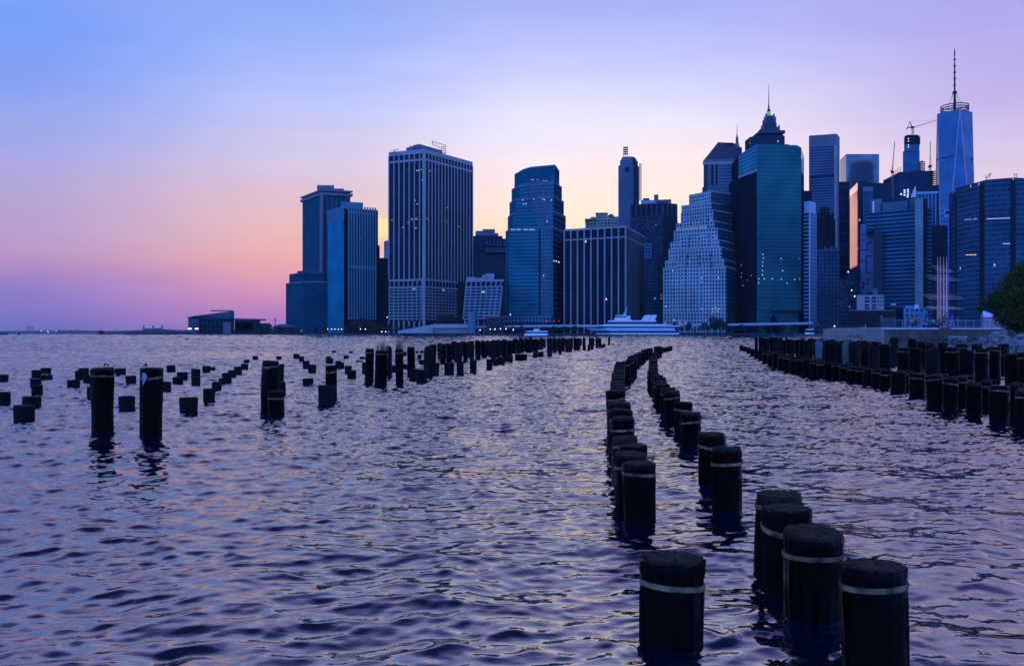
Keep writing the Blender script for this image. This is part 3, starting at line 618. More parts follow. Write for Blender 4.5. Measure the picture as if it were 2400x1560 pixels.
    mBB = fac('fa_bb', (.012, .016, .028), (.045, .085, .125), 60, .002, 3.27, .46, lit=.0, vary=.2, rough=.5, litrow=.03)
    zt = Z(494, 727)
    block(r, 'tower_shaft', fr(740, 2048, 2144, 718, 30), GZ + 20, zt, mBB); block(r, 'left_wing', fr(742, 2030, 2048.5, 738, 30), Z(541, 740), zt, mBB)
    block(r, 'left_core', fr(734, 2047, 2068, 730, 8), GZ, Z(541, 732), plain('dark_core', (.012, .015, .03), .8))
    block(r, 'base_block', fr(736, 2050, 2150, 714, 30), GZ, GZ + 20, mzd)
    block(r, 'penthouse', fr(740, 2068, 2127, 730, 18), zt, Z(473, 735), plain('teal_penthouse', (.04, .08, .12), .6, var=.1)); block(r, 'penthouse', fr(738, 2132, 2146, 736, 14), zt, Z(465, 737), plain('teal_penthouse2', (.035, .07, .10), .6))
    mb = MB(); mb.tube((X(2054, 745), 745, zt), (X(2054, 745), 745, Z(468, 745)), 4.6, 4.6, M['stoned'], 16); mb.build('cylinder_tank', r)
    mb = MB(); mb.tube((X(2047, 742), 742, zt), (X(2047, 742), 742, Z(472, 742)), .7, .7, M['white'], 6); mb.build('flue', r)
    grd = fac('fa_gr', (.06, .06, .08), (.42, .23, .20), 1.35, .2, 1.6, .2, lit=0, vary=.25, rough=.6)
    block(r, 'stair_column', fr(713, 2144, 2163.5, 712, 12), GZ, Z(465, 713), grd)
    block(r, 'dark_recess', fr(716, 2163.3, 2173, 715, 12), GZ, Z(466, 716), M['dark'])
    block(r, 'right_wing', fr(720, 2172.8, 2184.5, 719, 14), GZ, Z(488, 720), mBB)
    # ---- CC: ribbed building behind, EE dark slab
    poly = fr(950, 2142, 2199, 945, 30)
    r = bthing('blue_ribbed_block', 'blue block with pale vertical ribs and a small white pointed gable', poly)
    block(r, 'tower_shaft', poly, GZ, Z(452, 950), fac('fa_cc', (.10, .16, .24), (.02, .035, .06), 3.6, .4, 60, 0, lit=0)); ledge(r, poly, 1.01, Z(455, 950), Z(450, 950), pale, 'parapet')
    MB().prism(fr(946, 2134, 2147, 946, 3), Z(462, 946), Z(436, 946), plain('white_gable', (.6, .55, .6), .5), top=[(X(2145, 946), 946), (X(2146.5, 946), 946), (X(2146.5, 949), 949), (X(2145, 949), 949)]).build('gable', r)
    poly = fr(1060, 2140, 2201.5, 1060, 20)
    r = bthing('low_dark_slab', 'flat-topped navy slab below the two cranes and beside the tapering glass tower', poly); block(r, 'tower_shaft', poly, GZ, Z(435, 1060), mzd); ledge(r, poly, 1.005, Z(435, 1060), Z(434, 1060), M['dark'], 'parapet')
    # ---- DD: dark rounded-corner building
    pts = [(X(2185, 800), 800)] + [(X(2185, 800) + 12 + 4 * math.sin(t), 804 - 4 * math.cos(t)) for t in [i * R(18) for i in range(6)]] + [(X(2185, 800) + 16, 825), (X(2185, 800), 825)]
    r = bthing('dark_rounded_building', 'black building with a rounded corner and scattered lit windows behind the ship masts', pts)
    block(r, 'tower_shaft', pts, GZ, Z(531, 800), fac('fa_dd', (.016, .018, .03), (.01, .012, .022), 2.4, .35, 3.6, .4, lit=.03, litstr=1.0, vary=.6)); ledge(r, pts, .97, Z(531, 800), Z(528.6, 800), M['dark'], 'parapet')
    # ---- FF: tower under construction
    Y = 1330
    poly = [(X(2094, Y), Y + 12), (X(2108, Y), Y), (X(2178, Y), Y), (X(2195, Y), Y + 12), (X(2192, Y), Y + 40), (X(2096, Y), Y + 40)]
    r = bthing('unfinished_tower', 'skyscraper under construction with ragged floors, narrow core and scaffolding', poly)
    mFF = fac('fa_ff', (.02, .03, .06), (.012, .02, .045), 4, .15, 4, .25, lit=.004, vary=.5)
    mFg = fac('fa_ffg', (.07, .12, .19), (.04, .075, .125), 12, .05, 9, .12, lit=.0, vary=.4, rough=.3)
    MB().prism(poly, GZ, Z(402, Y), mFF, M['roof'], zs=[Z(414, Y), Z(403, Y), Z(400, Y), Z(401, Y), Z(401, Y), Z(412, Y)]).build('lower_block', r)
    rnd = random.Random(3)
    for i in range(9):
        z = Z(402 + i * 4.7, Y); w = rnd.uniform(1, 5.5); MB().box(X(2176, Y), X(2193 + w * .5, Y), Y - 2, Y + 8, z, z + .7, M['dark']).build('floor_slab', r)
    for a, b, y0, y1 in ((2116, 2155.5, 402, 355), (2119, 2155, 355, 337), (2122, 2154, 337, 322)): block(r, 'core', fr(1340, a, b, 1340, 25), Z(y0, 1340) - 1, Z(y1, 1340), [mFg if y0 > 340 else mFF, mFF, mFF, mFF])
    for i in range(5):
        z = Z(337 - i * 4.2, 1340); MB().prism(fr(1338.5, 2120 - (i % 2), 2155.5 + (i % 2) * 1.5, 1338.5, 22), z, z + 1.1, M['dark'], bottom=True).build('floor_slab', r)
    block(r, 'climbing_formwork', fr(1342, 2125, 2152, 1342, 20), Z(322, 1340), Z(316, 1342), M['dark'])
    mb = MB()
    for x in (2157, 2161, 2166):
        mb.tube((X(x, 1336), 1336, Z(402, 1336)), (X(x, 1336), 1336, Z(378 + (x == 2161) * -2, 1336)), .9, .9, M['dark'], 4)
    for yy in (380, 385, 390, 395, 400): mb.box(X(2155, 1336), X(2167, 1336), 1335, 1338, Z(yy, 1336), Z(yy, 1336) + .8, M['dark'])
    mb.build('scaffold', r)
    for x, y in ((2105, 394), (2108, 391), (2112, 390), (2101, 397)): MB().tube((X(x, Y), Y + 2, Z(408, Y)), (X(x, Y), Y + 2, Z(y, Y)), .35, .3, M['dark'], 4).build('rebar_post', r)
    litwin(r, Y - 1, [(x, y) for x, y in ((2120, 446), (2128, 445), (2120, 451), (2128, 450), (2120, 457), (2128, 456), (2127, 461), (2112, 455))], 2.6, 2.4); litwin(r, 1338, [(2129, 325), (2129, 331), (2129, 340), (2129, 345)], 1.6, 1.6)
    def crane(label, Yk, mast, jib, extra):
        base = (X(mast[0], Yk), Yk, Z(mast[1], Yk)); t = thing('tower_crane', label, 'crane', base, 'cranes on the unfinished tower')
        top = (base[0], Yk, Z(mast[2], Yk)); w = 1.1
        mb = MB()
        for sx in (-w, w):
            for sy in (-w, w): mb.tube((base[0] + sx, Yk + sy, base[2]), (base[0] + sx, Yk + sy, top[2]), .28, .28, M['steel'], 4)
        n = max(2, int((top[2] - base[2]) / 2.6))
        for i in range(n):
            za, zb = base[2] + (top[2] - base[2]) * i / n, base[2] + (top[2] - base[2]) * (i + 1) / n
            s_ = 1 if i % 2 else -1
            mb.tube((base[0] - w * s_, Yk - w, za), (base[0] + w * s_, Yk - w, zb), .2, .2, M['steel'], 4); mb.tube((base[0] - w, Yk - w, zb), (base[0] + w, Yk - w, zb), .2, .2, M['steel'], 4)
        mb.build('mast', t)
        mb = MB(); p, q = Vector((X(jib[0][0], Yk), Yk, Z(jib[0][1], Yk))), Vector((X(jib[1][0], Yk), Yk, Z(jib[1][1], Yk)))
        d = (q - p); u = Vector((-d.z, 0, d.x)).normalized() * 1.0
        mb.tube(p + u, q + u * .3, .26, .2, M['steel'], 4); mb.tube(p - u, q - u * .3, .3, .22, M['steel'], 4)
        n = int(d.length / 3)
        for i in range(n):
            a_, b_ = p + d * (i / n), p + d * ((i + 1) / n); k = 1 - .7 * i / n; k2 = 1 - .7 * (i + 1) / n
            mb.tube(a_ + u * k * (1 if i % 2 else -1), b_ + u * k2 * (-1 if i % 2 else 1), .16, .16, M['steel'], 3)
        mb.build('jib', t)
        mb = MB(); mb.box(base[0] - 2, base[0] + 2, Yk - 1.6, Yk + 1.6, top[2] - .5, top[2] + 2.4, M['dark']); mb.build('cab', t)
        mb = MB()
        for a_, b_, rr in extra: mb.tube((X(a_[0], Yk), Yk, Z(a_[1], Yk)), (X(b_[0], Yk), Yk, Z(b_[1], Yk)), rr, rr, M['dark'], 4)
        mb.build('counter_jib', t)
    crane('crane on the topmost core with its long arm pointing right', 1345, (2139, 316, 300), ((2139, 299), (2197, 281.5)), [((2139, 299), (2126, 300), ), ] and [((2139, 299), (2127, 299), 1.0), ((2127, 299), (2124, 304), .8), ((2137, 297), (2132, 285), .7), ((2132, 285), (2197, 281.5), .12), ((2132, 285), (2127, 299), .3)])
    crane('crane standing tallest on the left edge of the unfinished tower', 1322, (2092, 466, 405), ((2091, 403), (2097, 331)), [((2091, 404), (2087, 400), 1.2), ((2091, 404), (2093, 388), .5), ((2093, 388), (2097, 331), .15)])
    crane('crane with upright arm on the right shoulder of the unfinished tower', 1338, (2180, 402, 391), ((2180, 390), (2180.5, 331)), [((2180, 390), (2184, 388), 1.3), ((2180, 392), (2175.5, 392), 1.0), ((2183, 388), (2180.5, 345), .15)])
    # ---- GG: tapering glass tower
    Y = 1620; cx = X(2237.5, Y); a0 = R(-11)
    rt, rb = 30.5, 42.0
    top = [(cx + rt * math.sin(a0 + i * math.pi / 2), Y - rt * math.cos(a0 + i * math.pi / 2)) for i in range(4)]
    bot = [(cx + rb * math.sin(a0 + R(45) + i * math.pi / 2), Y - rb * math.cos(a0 + R(45) + i * math.pi / 2)) for i in range(4)]
    zt = Z(265, Y); zb = 57
    r = bthing('tapering_glass_tower', 'tallest tower, tapering faceted blue glass under a ring and long mast', bot)
    gw = fac('fa_wtc', (.02, .075, .16), (.03, .10, .20), 1.6, .05, 4, .08, lit=.0, vary=.08, rough=.16, metal=.75)
    gw2 = fac('fa_wtc2', (.03, .09, .19), (.035, .12, .24), 3.2, .3, 8, .3, lit=.12, litstr=.9, vary=.08, rough=.16, metal=.75)
    mb = MB()
    zh = 240.0
    def wf(pts, m): mb.face(pts, m, [(math.hypot(p[0] - cx, p[1] - Y) * (1 if p[0] > cx else -1), p[2]) for p in pts])
    for i in range(4):
        t0, t1 = top[i], top[(i+1) % 4]; b0 = bot[i]; bm = bot[i-1]
        T0, T1, B0, Bm = Vector((*t0, zt)), Vector((*t1, zt)), Vector((*b0, zb)), Vector((*bm, zb))
        k = (zh - zb) / (zt - zb)
        a_, b_ = B0.lerp(T0, k), B0.lerp(T1, k)
        wf([B0, b_, a_], gw2); wf([a_, b_, T1, T0], gw)
        c_, d_ = Bm.lerp(T0, k), B0.lerp(T0, k)
        wf([Bm, B0, d_, c_], gw2); wf([c_, d_, T0], gw)
    wf([(*p, zt) for p in top], M['roof']); mb.build('tapering_shaft', r)
    block(r, 'base_block', bot, GZ, zb, gw)
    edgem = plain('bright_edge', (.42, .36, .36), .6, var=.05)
    mb = MB()
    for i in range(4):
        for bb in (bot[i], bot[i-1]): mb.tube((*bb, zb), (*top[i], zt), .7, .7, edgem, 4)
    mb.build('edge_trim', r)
    cz = Z(249, Y)
    mb = MB(); n = 28
    for k_, zz in ((24, cz), (24, cz - 4.5), (23, cz - 8)):
        for i in range(n):
            t0, t1 = 2 * math.pi * i / n, 2 * math.pi * (i + 1) / n
            mb.tube((cx + k_ * math.cos(t0), Y + k_ * math.sin(t0), zz), (cx + k_ * math.cos(t1), Y + k_ * math.sin(t1), zz), .9, .9, M['dark'], 5)
    for i in range(n): t0 = 2 * math.pi * i / n; mb.tube((cx + 24 * math.cos(t0), Y + 24 * math.sin(t0), zt - 1), (cx + 24 * math.cos(t0), Y + 24 * math.sin(t0), cz), .35, .35, M['dark'], 4)
    mb.build('communication_ring', r)
    mb = MB(); zc = Z(217, Y); ztp = Z(112, Y)
    mb.tube((cx, Y, zt - 1), (cx, Y, zc), 2.8, 2.0, M['dark'], 8); mb.tube((cx, Y, zc), (cx, Y, Z(150, Y)), 1.6, 1.1, M['dark'], 8); mb.tube((cx, Y, Z(150, Y)), (cx, Y, Z(128, Y)), 1.0, .8, M['dark'], 8); mb.tube((cx, Y, Z(128, Y)), (cx, Y, ztp), 1.5, .25, M['dark'], 8)
    mb.tube((cx, Y, zc - 2), (cx, Y, zc + 2.5), 4.4, 3.2, M['dark'], 10)
    for yy in (200, 185, 170, 155, 140): mb.tube((cx, Y, Z(yy, Y) - .6), (cx, Y, Z(yy, Y) + .6), 2.8, 2.8, M['dark'], 8)
    mb.build('mast', r)
    for i in range(6):
        t = i * R(60) + .3; MB().tube((cx + 2 * math.cos(t), Y + 2 * math.sin(t), zc), (cx + 14 * math.cos(t), Y + 14 * math.sin(t), cz - 3), .22, .22, M['steel'], 4).build('guy_cable', r)
    # ---- HH: pale blue building in front of it
    poly = fr(880, 2207, 2243, 880, 25)
    r = bthing('pale_blue_annex', 'pale blue building with a big square vent below the tapering glass tower', poly)
    mHH = fac('fa_hh', (.08, .15, .26), (.02, .035, .07), 3.4, .5, 4.4, .5, lit=.004, vary=1.2)
    block(r, 'tower_shaft', poly, GZ, Z(509, 880), mHH); block(r, 'setback', fr(884, 2213, 2240, 884, 18), Z(509, 880), Z(490, 884), pb); block(r, 'penthouse', fr(887, 2215, 2228, 887, 10), Z(490, 884), Z(482, 887), M['stoned'])
    MB().box(X(2217, 883), X(2225, 883), 883.6, 884.2, Z(502, 883), Z(494, 883), M['dark']).build('vent', r)
    # ---- II: right big glass block
    a = (X(2240, 690), 690); b = (X(2312, 655), 655); c_ = (X(2376, 645), 645); d_ = (X(2500, 655), 655)
    poly = [a, b, c_, d_, (d_[0], 720), (a[0] + 10, 720)]
    r = bthing('gridded_glass_block', 'wide dark glass block with fine grid filling the right edge', poly)
    mII = fac('fa_ii', (.05, .085, .125), (.02, .032, .055), 1.55, .16, 3.75, .28, lit=.0035, litstr=.8, vary=.5, litrow=.012)
    zt = Z(419, 650)
    MB().prism(poly, GZ, zt, [mII], M['roof'], zs=[Z(441, 690), Z(421, 655), zt, zt, zt, Z(441, 690)]).build('tower_shaft', r)
    for p, q, t, w in ((a, b, .86, 5), (b, c_, .97, 3.6), (a, b, .01, 1.2)): mb = MB(); edge_box(mb, p, q, t, w, .35, GZ, Z(424, 655) - (6 if t < .1 else 1), M['dark']); mb.build('dark_strip', r)
    face_lit(r, a, b, [(2262 + i * 3.4, 515 - i * .3) for i in range(9) if i != 5], .8, .5); face_lit(r, b, c_, [(2314 + i * 2.6, 513 - i * .1) for i in range(24)], .7, .5); face_lit(r, a, b, [(2265 + i * 3.2, 597) for i in range(8)], .9, .4, M['lampo']); face_lit(r, b, c_, [(2352 + i * 3, 571) for i in range(6)] + [(2299, 564), (2303, 565)], .9, .5)
    block(r, 'plant_room', fr(692, 2264, 2282, 690, 12), Z(441, 690), Z(434, 690), M['dark'])
    mb = MB()
    for p, q in (((2312, 420), (2310, 413)), ((2310, 413), (2322, 407)), ((2322, 407), (2318, 418)), ((2322, 407), (2323, 405)), ((2310, 419), (2322, 408))): mb.tube((X(p[0], 670), 670, Z(p[1], 670)), (X(q[0], 670), 670, Z(q[1], 670)), .25, .2, M['dark'], 4)
    mb.build('window_washing_crane', r)
    mb = MB()
    for x in (2378, 2383): mb.tube((X(x, 665), 665, zt - 3), (X(x, 665), 665, Z(408, 665)), .2, .2, M['dark'], 4)
    mb.tube((X(2376, 665), 665, Z(408.5, 665)), (X(2385, 665), 665, Z(408.5, 665)), .25, .25, M['dark'], 4); mb.build('roof_frame', r)
    # ---- low brick row at the foot, right
    poly = fr(690, 1990, 2095, 690, 15)
    r = bthing('low_brick_row', 'long low dark brick market hall under the pale building', poly)
    block(r, 'wall', poly, GZ, Z(727, 690), fac('fa_br', (.035, .02, .025), (.012, .014, .02), 3.4, .5, 4.6, .4, lit=.02, litstr=.4)); ledge(r, poly, 1.01, Z(728, 690), Z(726, 690), M['stoned'], 'eaves')
    poly = fr(705, 2118, 2175, 705, 15)
    r = bthing('pale_terminal', 'small pale blue terminal building left of the ship masts', poly)
    block(r, 'wall', poly, GZ, Z(723, 705), fac('fa_tm', (.16, .26, .38), (.04, .06, .1), 4, .45, 4.5, .5, lit=.01, litstr=.5)); block(r, 'roof_box', fr(708, 2121, 2141, 708, 8), Z(723, 705), Z(716, 708), pb); block(r, 'roof_box', fr(708, 2143, 2153, 708, 8), Z(723, 705), Z(714, 708), M['white'])
    block(r, 'stair_box', fr(712, 2087, 2101, 712, 7), GZ, Z(716, 712), M['quay']); block(r, 'roof_box', fr(712, 2088, 2100, 712, 6), Z(716, 712), Z(711, 712), M['concl'])
    poly = fr(760, 1966, 2016, 760, 20)
    r = bthing('speckled_block', 'small dark block with scattered window glints left of the maze wall', poly)
    block(r, 'wall', poly, GZ, Z(655, 760), fac('fa_sp', (.025, .035, .05), (.03, .05, .07), 2.6, .5, 3.4, .5, lit=.025, litstr=.6, vary=1.8)); block(r, 'setback', fr(764, 1984, 2016, 764, 14), Z(655, 760), Z(630, 764), mzd)

skyline()

# ================================================================== far left: terminal, islands, hills
def far_left():
    Y = 1080
    r = thing('ferry_terminal', 'glass-fronted museum-like waterfront building with stepped flat roofs, far left of the towers', 'building', cen(fr(Y, 441, 550, Y, 40)))
    tg = fac('fa_ft', (.05, .08, .10), (.025, .05, .07), 3, .3, 3.2, .3, lit=.06, litstr=.5, vary=1)
    dk = fac('fa_ft2', (.02, .03, .04), (.006, .008, .012), 5, .25, 7, .2, lit=0)
    block(r, 'left_wing', fr(Y, 441, 467, Y, 30), GZ, Z(744, Y), tg); block(r, 'main_hall', fr(Y - 5, 466, 549, Y - 5, 40), GZ, Z(747, Y), dk)
    MB().prism(fr(Y, 447, 549, Y, 30), Z(746, Y), Z(730, Y), tg, M['roof'], zs=[Z(741, Y), Z(728, Y), Z(728, Y), Z(741, Y)]).build('upper_hall', r)
    ledge(r, fr(Y, 439, 500, Y, 30), 1, Z(744, Y), Z(742, Y), M['stoned'], 'canopy_roof'); ledge(r, fr(Y, 492, 545, Y, 25), 1, Z(728, Y), Z(726.5, Y), M['stoned'], 'canopy_roof')
    block(r, 'pale_bay', fr(Y - 7, 523, 541, Y - 7, 5), GZ, Z(755, Y), plain('pale_bay', (.10, .10, .11), .8))
    litwin(r, Y - 1, [(443, 770), (447, 770), (459, 770), (463, 770)], 1.8, 1.6, M['lampo'])
    r = thing('ferry_shed', 'low wide ferry shed with pitched roof end right of the glass-fronted terminal', 'building', cen(fr(Y, 550, 623, Y, 40)))
    block(r, 'wall', fr(Y, 550, 610, Y, 40), GZ, Z(750, Y), dk); MB().prism(fr(Y, 549, 624, Y, 40), Z(750, Y), Z(745, Y), M['stoned'], M['roof'], zs=[Z(748, Y), Z(751, Y), Z(746, Y), Z(744, Y)]).build('roof', r)
    MB().prism(fr(Y, 552, 592, Y, 5), GZ + 4, Z(757, Y), fac('fa_sh', (.08, .085, .10), (.02, .025, .04), 9, .2, 7, .3, lit=.02), M['roof']).build('arcade', r)
    block(r, 'end_wing', fr(Y + 5, 592, 634, Y + 5, 30), GZ, Z(757, Y), plain('teal_shed', (.018, .03, .04), .8))
    # brick block on an island
    r = thing('island_hall', 'tiny hall with corner turrets on the far island', 'building', cen(fr(2600, 335, 381, 2600, 30)))
    block(r, 'wall', fr(2600, 335, 381, 2600, 30), 1, Z(769, 2600), M['stoned'])
    for x in (335, 357, 378): block(r, 'turret', fr(2598, x, x + 4, 2598, 8), 1, Z(762.5, 2600), M['stoned'])
    # low islands and hills
    hm = plain('hill_green', (.03, .04, .05), .9, scale=.01)
    def ridge(name, Y, x0, x1, prof, dep, seed, m=hm):
        rr = random.Random(seed); n = 160; mb = MB(); pts = []
        for i in range(n + 1):
            t = i / n; px = x0 + (x1 - x0) * t
            k = t * (len(prof) - 1); j = min(int(k), len(prof) - 2); y = prof[j] + (prof[j+1] - prof[j]) * (k - j)
            pts.append((X(px, Y), Z(y + rr.uniform(-.7, .7), Y)))
        for i in range(n):
            (xa, za), (xb, zb) = pts[i], pts[i+1]
            mb.face([(xa, Y, -1), (xb, Y, -1), (xb, Y + dep * .3, zb), (xa, Y + dep * .3, za)], m); mb.face([(xa, Y + dep * .3, za), (xb, Y + dep * .3, zb), (xb, Y + dep, zb * .6), (xa, Y + dep, za * .6)], m)
            mb.face([(xa, Y + dep, za * .6), (xb, Y + dep, zb * .6), (xb, Y + dep * 1.2, -1), (xa, Y + dep * 1.2, -1)], m)
        tag(mb.build(name), kind='structure')
    ridge('island', 2500, 225, 700, [779, 776, 773, 771, 774, 772, 771, 773, 771, 770, 771], 120, 5)
    ridge('hills', 6500, -700, 460, [777, 776, 775, 776, 774, 775, 776, 773, 775, 774, 775], 600, 9)
    ridge('far_shore', 9000, -2500, 3500, [776, 775, 776], 600, 12)
    MB_ = MB(); MB_.prism([(X(290, 1400), 1400), (X(700, 1150), 1150), (X(700, 1200), 1200), (X(290, 1460), 1460)], -1, Z(778.6, 1300), M['quay'], bottom=True)
    tag(MB_.build('breakwater'), 'low dark breakwater running out left from the ferry terminal', 'breakwater')
    for i, (x, y) in enumerate(((66, 763), (72, 764), (78, 763.5))):
        t = thing('harbour_crane', ['leftmost', 'middle', 'rightmost'][i] + ' of three tiny harbour cranes on the far shore', 'crane', (X(x, 6000), 6000, 0), 'harbour cranes on the horizon')
        MB().tube((X(x, 6000), 6000, 0), (X(x, 6000), 6000, Z(y, 6000)), 3.5, 2.5, M['stoned'], 4).build('mast', t); MB().tube((X(x, 6000) - 12, 6000, Z(y + 3, 6000)), (X(x, 6000) + 5, 6000, Z(y + 5, 6000)), 2, 2, M['stoned'], 4).build('boom', t)
    for i, (x, y) in enumerate(((96, 775.5), (111, 776), (113, 778), (131, 775))):
        t = tag(MB().box(X(x, 5900) - 2.5, X(x, 5900) + 2.5, 5900, 5905, Z(y, 5900) - 2, Z(y, 5900) + 2, M['dockl']).build('dock_light'), ['first', 'second', 'third', 'fourth'][i] + ' bright white dock light from the left on the far shore', 'lamp', 'dock lights on the far shore')
    # red work boat and a buoy
    Y = 1300; cx = X(243, Y)
    t = thing('tug_boat', 'small red and black tug boat alone on the far left water', 'boat', (cx, Y, 0))
    MB().prism([(cx - 12, Y), (cx - 9, Y - 3), (cx + 10, Y - 3), (cx + 10, Y + 3), (cx - 9, Y + 3)], -.3, 2.2, M['red'], bottom=True).build('hull', t); MB().box(cx - 7, cx - 1, Y - 2, Y + 2, 2.2, 6, M['dark']).build('wheelhouse', t); MB().tube((cx - 3, Y, 6), (cx - 3, Y, 10), .3, .2, M['dark'], 5).build('mast', t)
    Y = 900; cx = X(44, Y); t = thing('buoy', 'dark channel buoy near the left edge of the picture', 'buoy', (cx, Y, 0)); MB().tube((cx, Y, -.3), (cx, Y, 1.2), 1.3, 1.1, M['dark'], 10).build('float', t); MB().tube((cx, Y, 1.2), (cx, Y, 4), .7, .15, M['dark'], 6).build('tower', t)
    Y = 1500; cx = X(3, Y); t = thing('barge', 'low dark barge cut by the left edge of the picture', 'boat', (cx, Y, 0)); MB().prism([(cx - 22, Y), (cx + 6, Y), (cx + 8, Y + 6), (cx - 22, Y + 6)], -.3, 3.4, M['quay'], bottom=True).build('hull', t); MB().box(cx - 14, cx - 6, Y + 1, Y + 5, 3.4, 6, M['dark']).build('deckhouse', t)
far_left()

# ================================================================== waterfront
def copy_tree(o, parent=None):
    c = o.copy(); col.objects.link(c); c.parent = parent
    for ch in [x for x in list(o.children)]: copy_tree(ch, c)
    return c

leafm = plain('city_leaves', (.018, .032, .022), .9, var=.5, scale=.6)
barkm = plain('bark', (.02, .016, .014), .9)
def leaf_cloud(n, lobes, size, seed, mat):
    rr = random.Random(seed); mb = MB()
    for i in range(n):
        cx, cy, cz, rx, rz = rr.choice(lobes)
        while True:
            p = Vector((rr.uniform(-1, 1), rr.uniform(-1, 1), rr.uniform(-1, 1)))
            if .35 < p.length < 1: break
        p = Vector((cx + p.x * rx, cy + p.y * rx, cz + p.z * rz))
        a = Vector((rr.gauss(0, 1), rr.gauss(0, 1), rr.gauss(0, 1))).normalized(); b = a.orthogonal().normalized(); s = size * rr.uniform(.6, 1.3)
        b = (Matrix.Rotation(rr.uniform(0, 6.28), 3, a) @ b); c = a.cross(b)
        mb.face([p - b * s, p - c * s * .5, p + b * s, p + c * s * .5], mat)
    return mb
def waterfront():
    # the ground of the city and its quay
    pts = [(X(640, 1060), 1060), (X(1000, 845), 845), (X(1400, 812), 812), (X(1900, 770), 770), (X(2060, 640), 640), (X(2700, 560), 560)]
    n = len(pts); mb = MB()
    for i in range(n - 1):
        (xa, ya), (xb, yb) = pts[i], pts[i+1]
        mb.face([(xa, ya, -1), (xb, yb, -1), (xb, yb, GZ), (xa, ya, GZ)], M['quay'])
        mb.face([(xa, ya, GZ), (xb, yb, GZ), (xb * 1.2, 2300, GZ), (xa * 1.05, 2300, GZ)], M['ground'])
    tag(mb.build('ground'), kind='structure')
    # esplanade fence line + elevated road
    def road(name, label, pts, z_of, w, m):
        t = thing(name, label, 'road', (pts[0][0], pts[0][1], GZ))
        mb = MB(); par = MB(); zz = [z_of(i) for i in range(len(pts))]
        for i in range(len(pts) - 1):
            (xa, ya), (xb, yb) = pts[i], pts[i+1]; za, zb = zz[i], zz[i+1]
            mb.face([(xa, ya, za - 1.3), (xb, yb, zb - 1.3), (xb, yb, zb), (xa, ya, za)], M['conc']); mb.face([(xa, ya, za), (xb, yb, zb), (xb, yb + w, zb), (xa, ya + w, za)], M['ground']); mb.face([(xa, ya, za - 1.3), (xa, ya + w, za - 1.3), (xb, yb + w, zb - 1.3), (xb, yb, zb - 1.3)], M['conc'])
            par.face([(xa, ya - .1, za - .2), (xb, yb - .1, zb - .2), (xb, yb - .1, zb + .9), (xa, ya - .1, za + .9)], m); par.face([(xa, ya - .1, za + .9), (xb, yb - .1, zb + .9), (xb, yb + .3, zb + .9), (xa, ya + .3, za + .9)], m)
            par.face([(xb, yb + .3, zb), (xa, ya + .3, za), (xa, ya + .3, za + .9), (xb, yb + .3, zb + .9)], m)
        mb.build('deck', t); par.build('parapet', t)
        for i in range(0, len(pts)):
            for s in (0.0, .5):
                if s and i == len(pts) - 1: continue
                p = pts[i] if not s else lerp(pts[i], pts[i+1], .5); z = zz[i] if not s else (zz[i] + zz[i+1]) / 2
                if z > GZ + 3: MB().tube((p[0], p[1] + 3, GZ), (p[0], p[1] + 3, z - 1.3), .7, .7, M['quay'], 6).build('column', t)
    ypx = [(976, 774.5), (1000, 772.5), (1050, 769), (1100, 766), (1150, 765), (1200, 764.3), (1260, 763.5), (1330, 763), (1400, 763), (1480, 763), (1560, 763.5), (1600, 762.5), (1660, 761), (1720, 760), (1780, 759), (1840, 758), (1905, 757)]
    Yr = [872, 868, 862, 856, 852, 848, 844, 840, 836, 832, 828, 826, 822, 816, 806, 798, 790]
    pr = plain('pale_parapet', (.42, .46, .56), .6, var=.08)
    road('elevated_highway', 'long elevated highway with a pale parapet running along the whole city waterfront', [(X(p[0], y), y) for p, y in zip(ypx, Yr)], lambda i: Z(ypx[i][1], Yr[i]), 16, pr)
    # ramp building by the left
    t = thing('ramp_terminal', 'grey wedge-roofed ferry pier building at the foot of the white-ribbed tower', 'building', (X(1010, 840), 850, GZ))
    MB().prism([(X(932, 858), 858), (X(1015, 850), 850), (X(1015, 875), 875), (X(945, 880), 880)], GZ, Z(762, 855), M['conc'], M['roofl'], zs=[Z(775, 858), Z(760, 850), Z(760, 875), Z(775, 870)]).build('wedge_roof', t)
    MB().prism([(X(1015, 852), 852), (X(1100, 850), 850), (X(1100, 875), 875), (X(1015, 875), 875)], GZ, Z(759, 850), M['conc'], M['roofl']).build('hall', t)
    MB().prism([(X(1010, 846), 846), (X(1098, 846), 846), (X(1098, 850), 850), (X(1010, 850), 850)], Z(767, 846), Z(765, 846), pr, bottom=True).build('canopy', t)
    t = thing('round_silo', 'small teal drum at the foot of the sloping grid building', 'tank', (X(1106, 845), 845, GZ)); MB().tube((X(1106, 845), 845, GZ), (X(1106, 845), 845, Z(733, 845)), 4.2, 4.2, plain('teal_drum', (.05, .13, .18), .6), 16).build('drum', t); MB().tube((X(1106, 845), 845, Z(733, 845)), (X(1106, 845), 845, Z(731, 845)), 4.4, 4.4, M['stoned'], 16).build('rim', t)
    t = thing('red_awning_kiosk', 'kiosk with a dark red awning right of the teal drum', 'kiosk', (X(1160, 842), 842, GZ)); MB().box(X(1140, 842), X(1182, 842), 842, 850, GZ, Z(745, 842), M['quay']).build('wall', t); MB().box(X(1138, 842), X(1184, 842), 841, 850, Z(745, 842), Z(740, 842), plain('red_awning', (.2, .03, .05), .8)).build('awning', t)
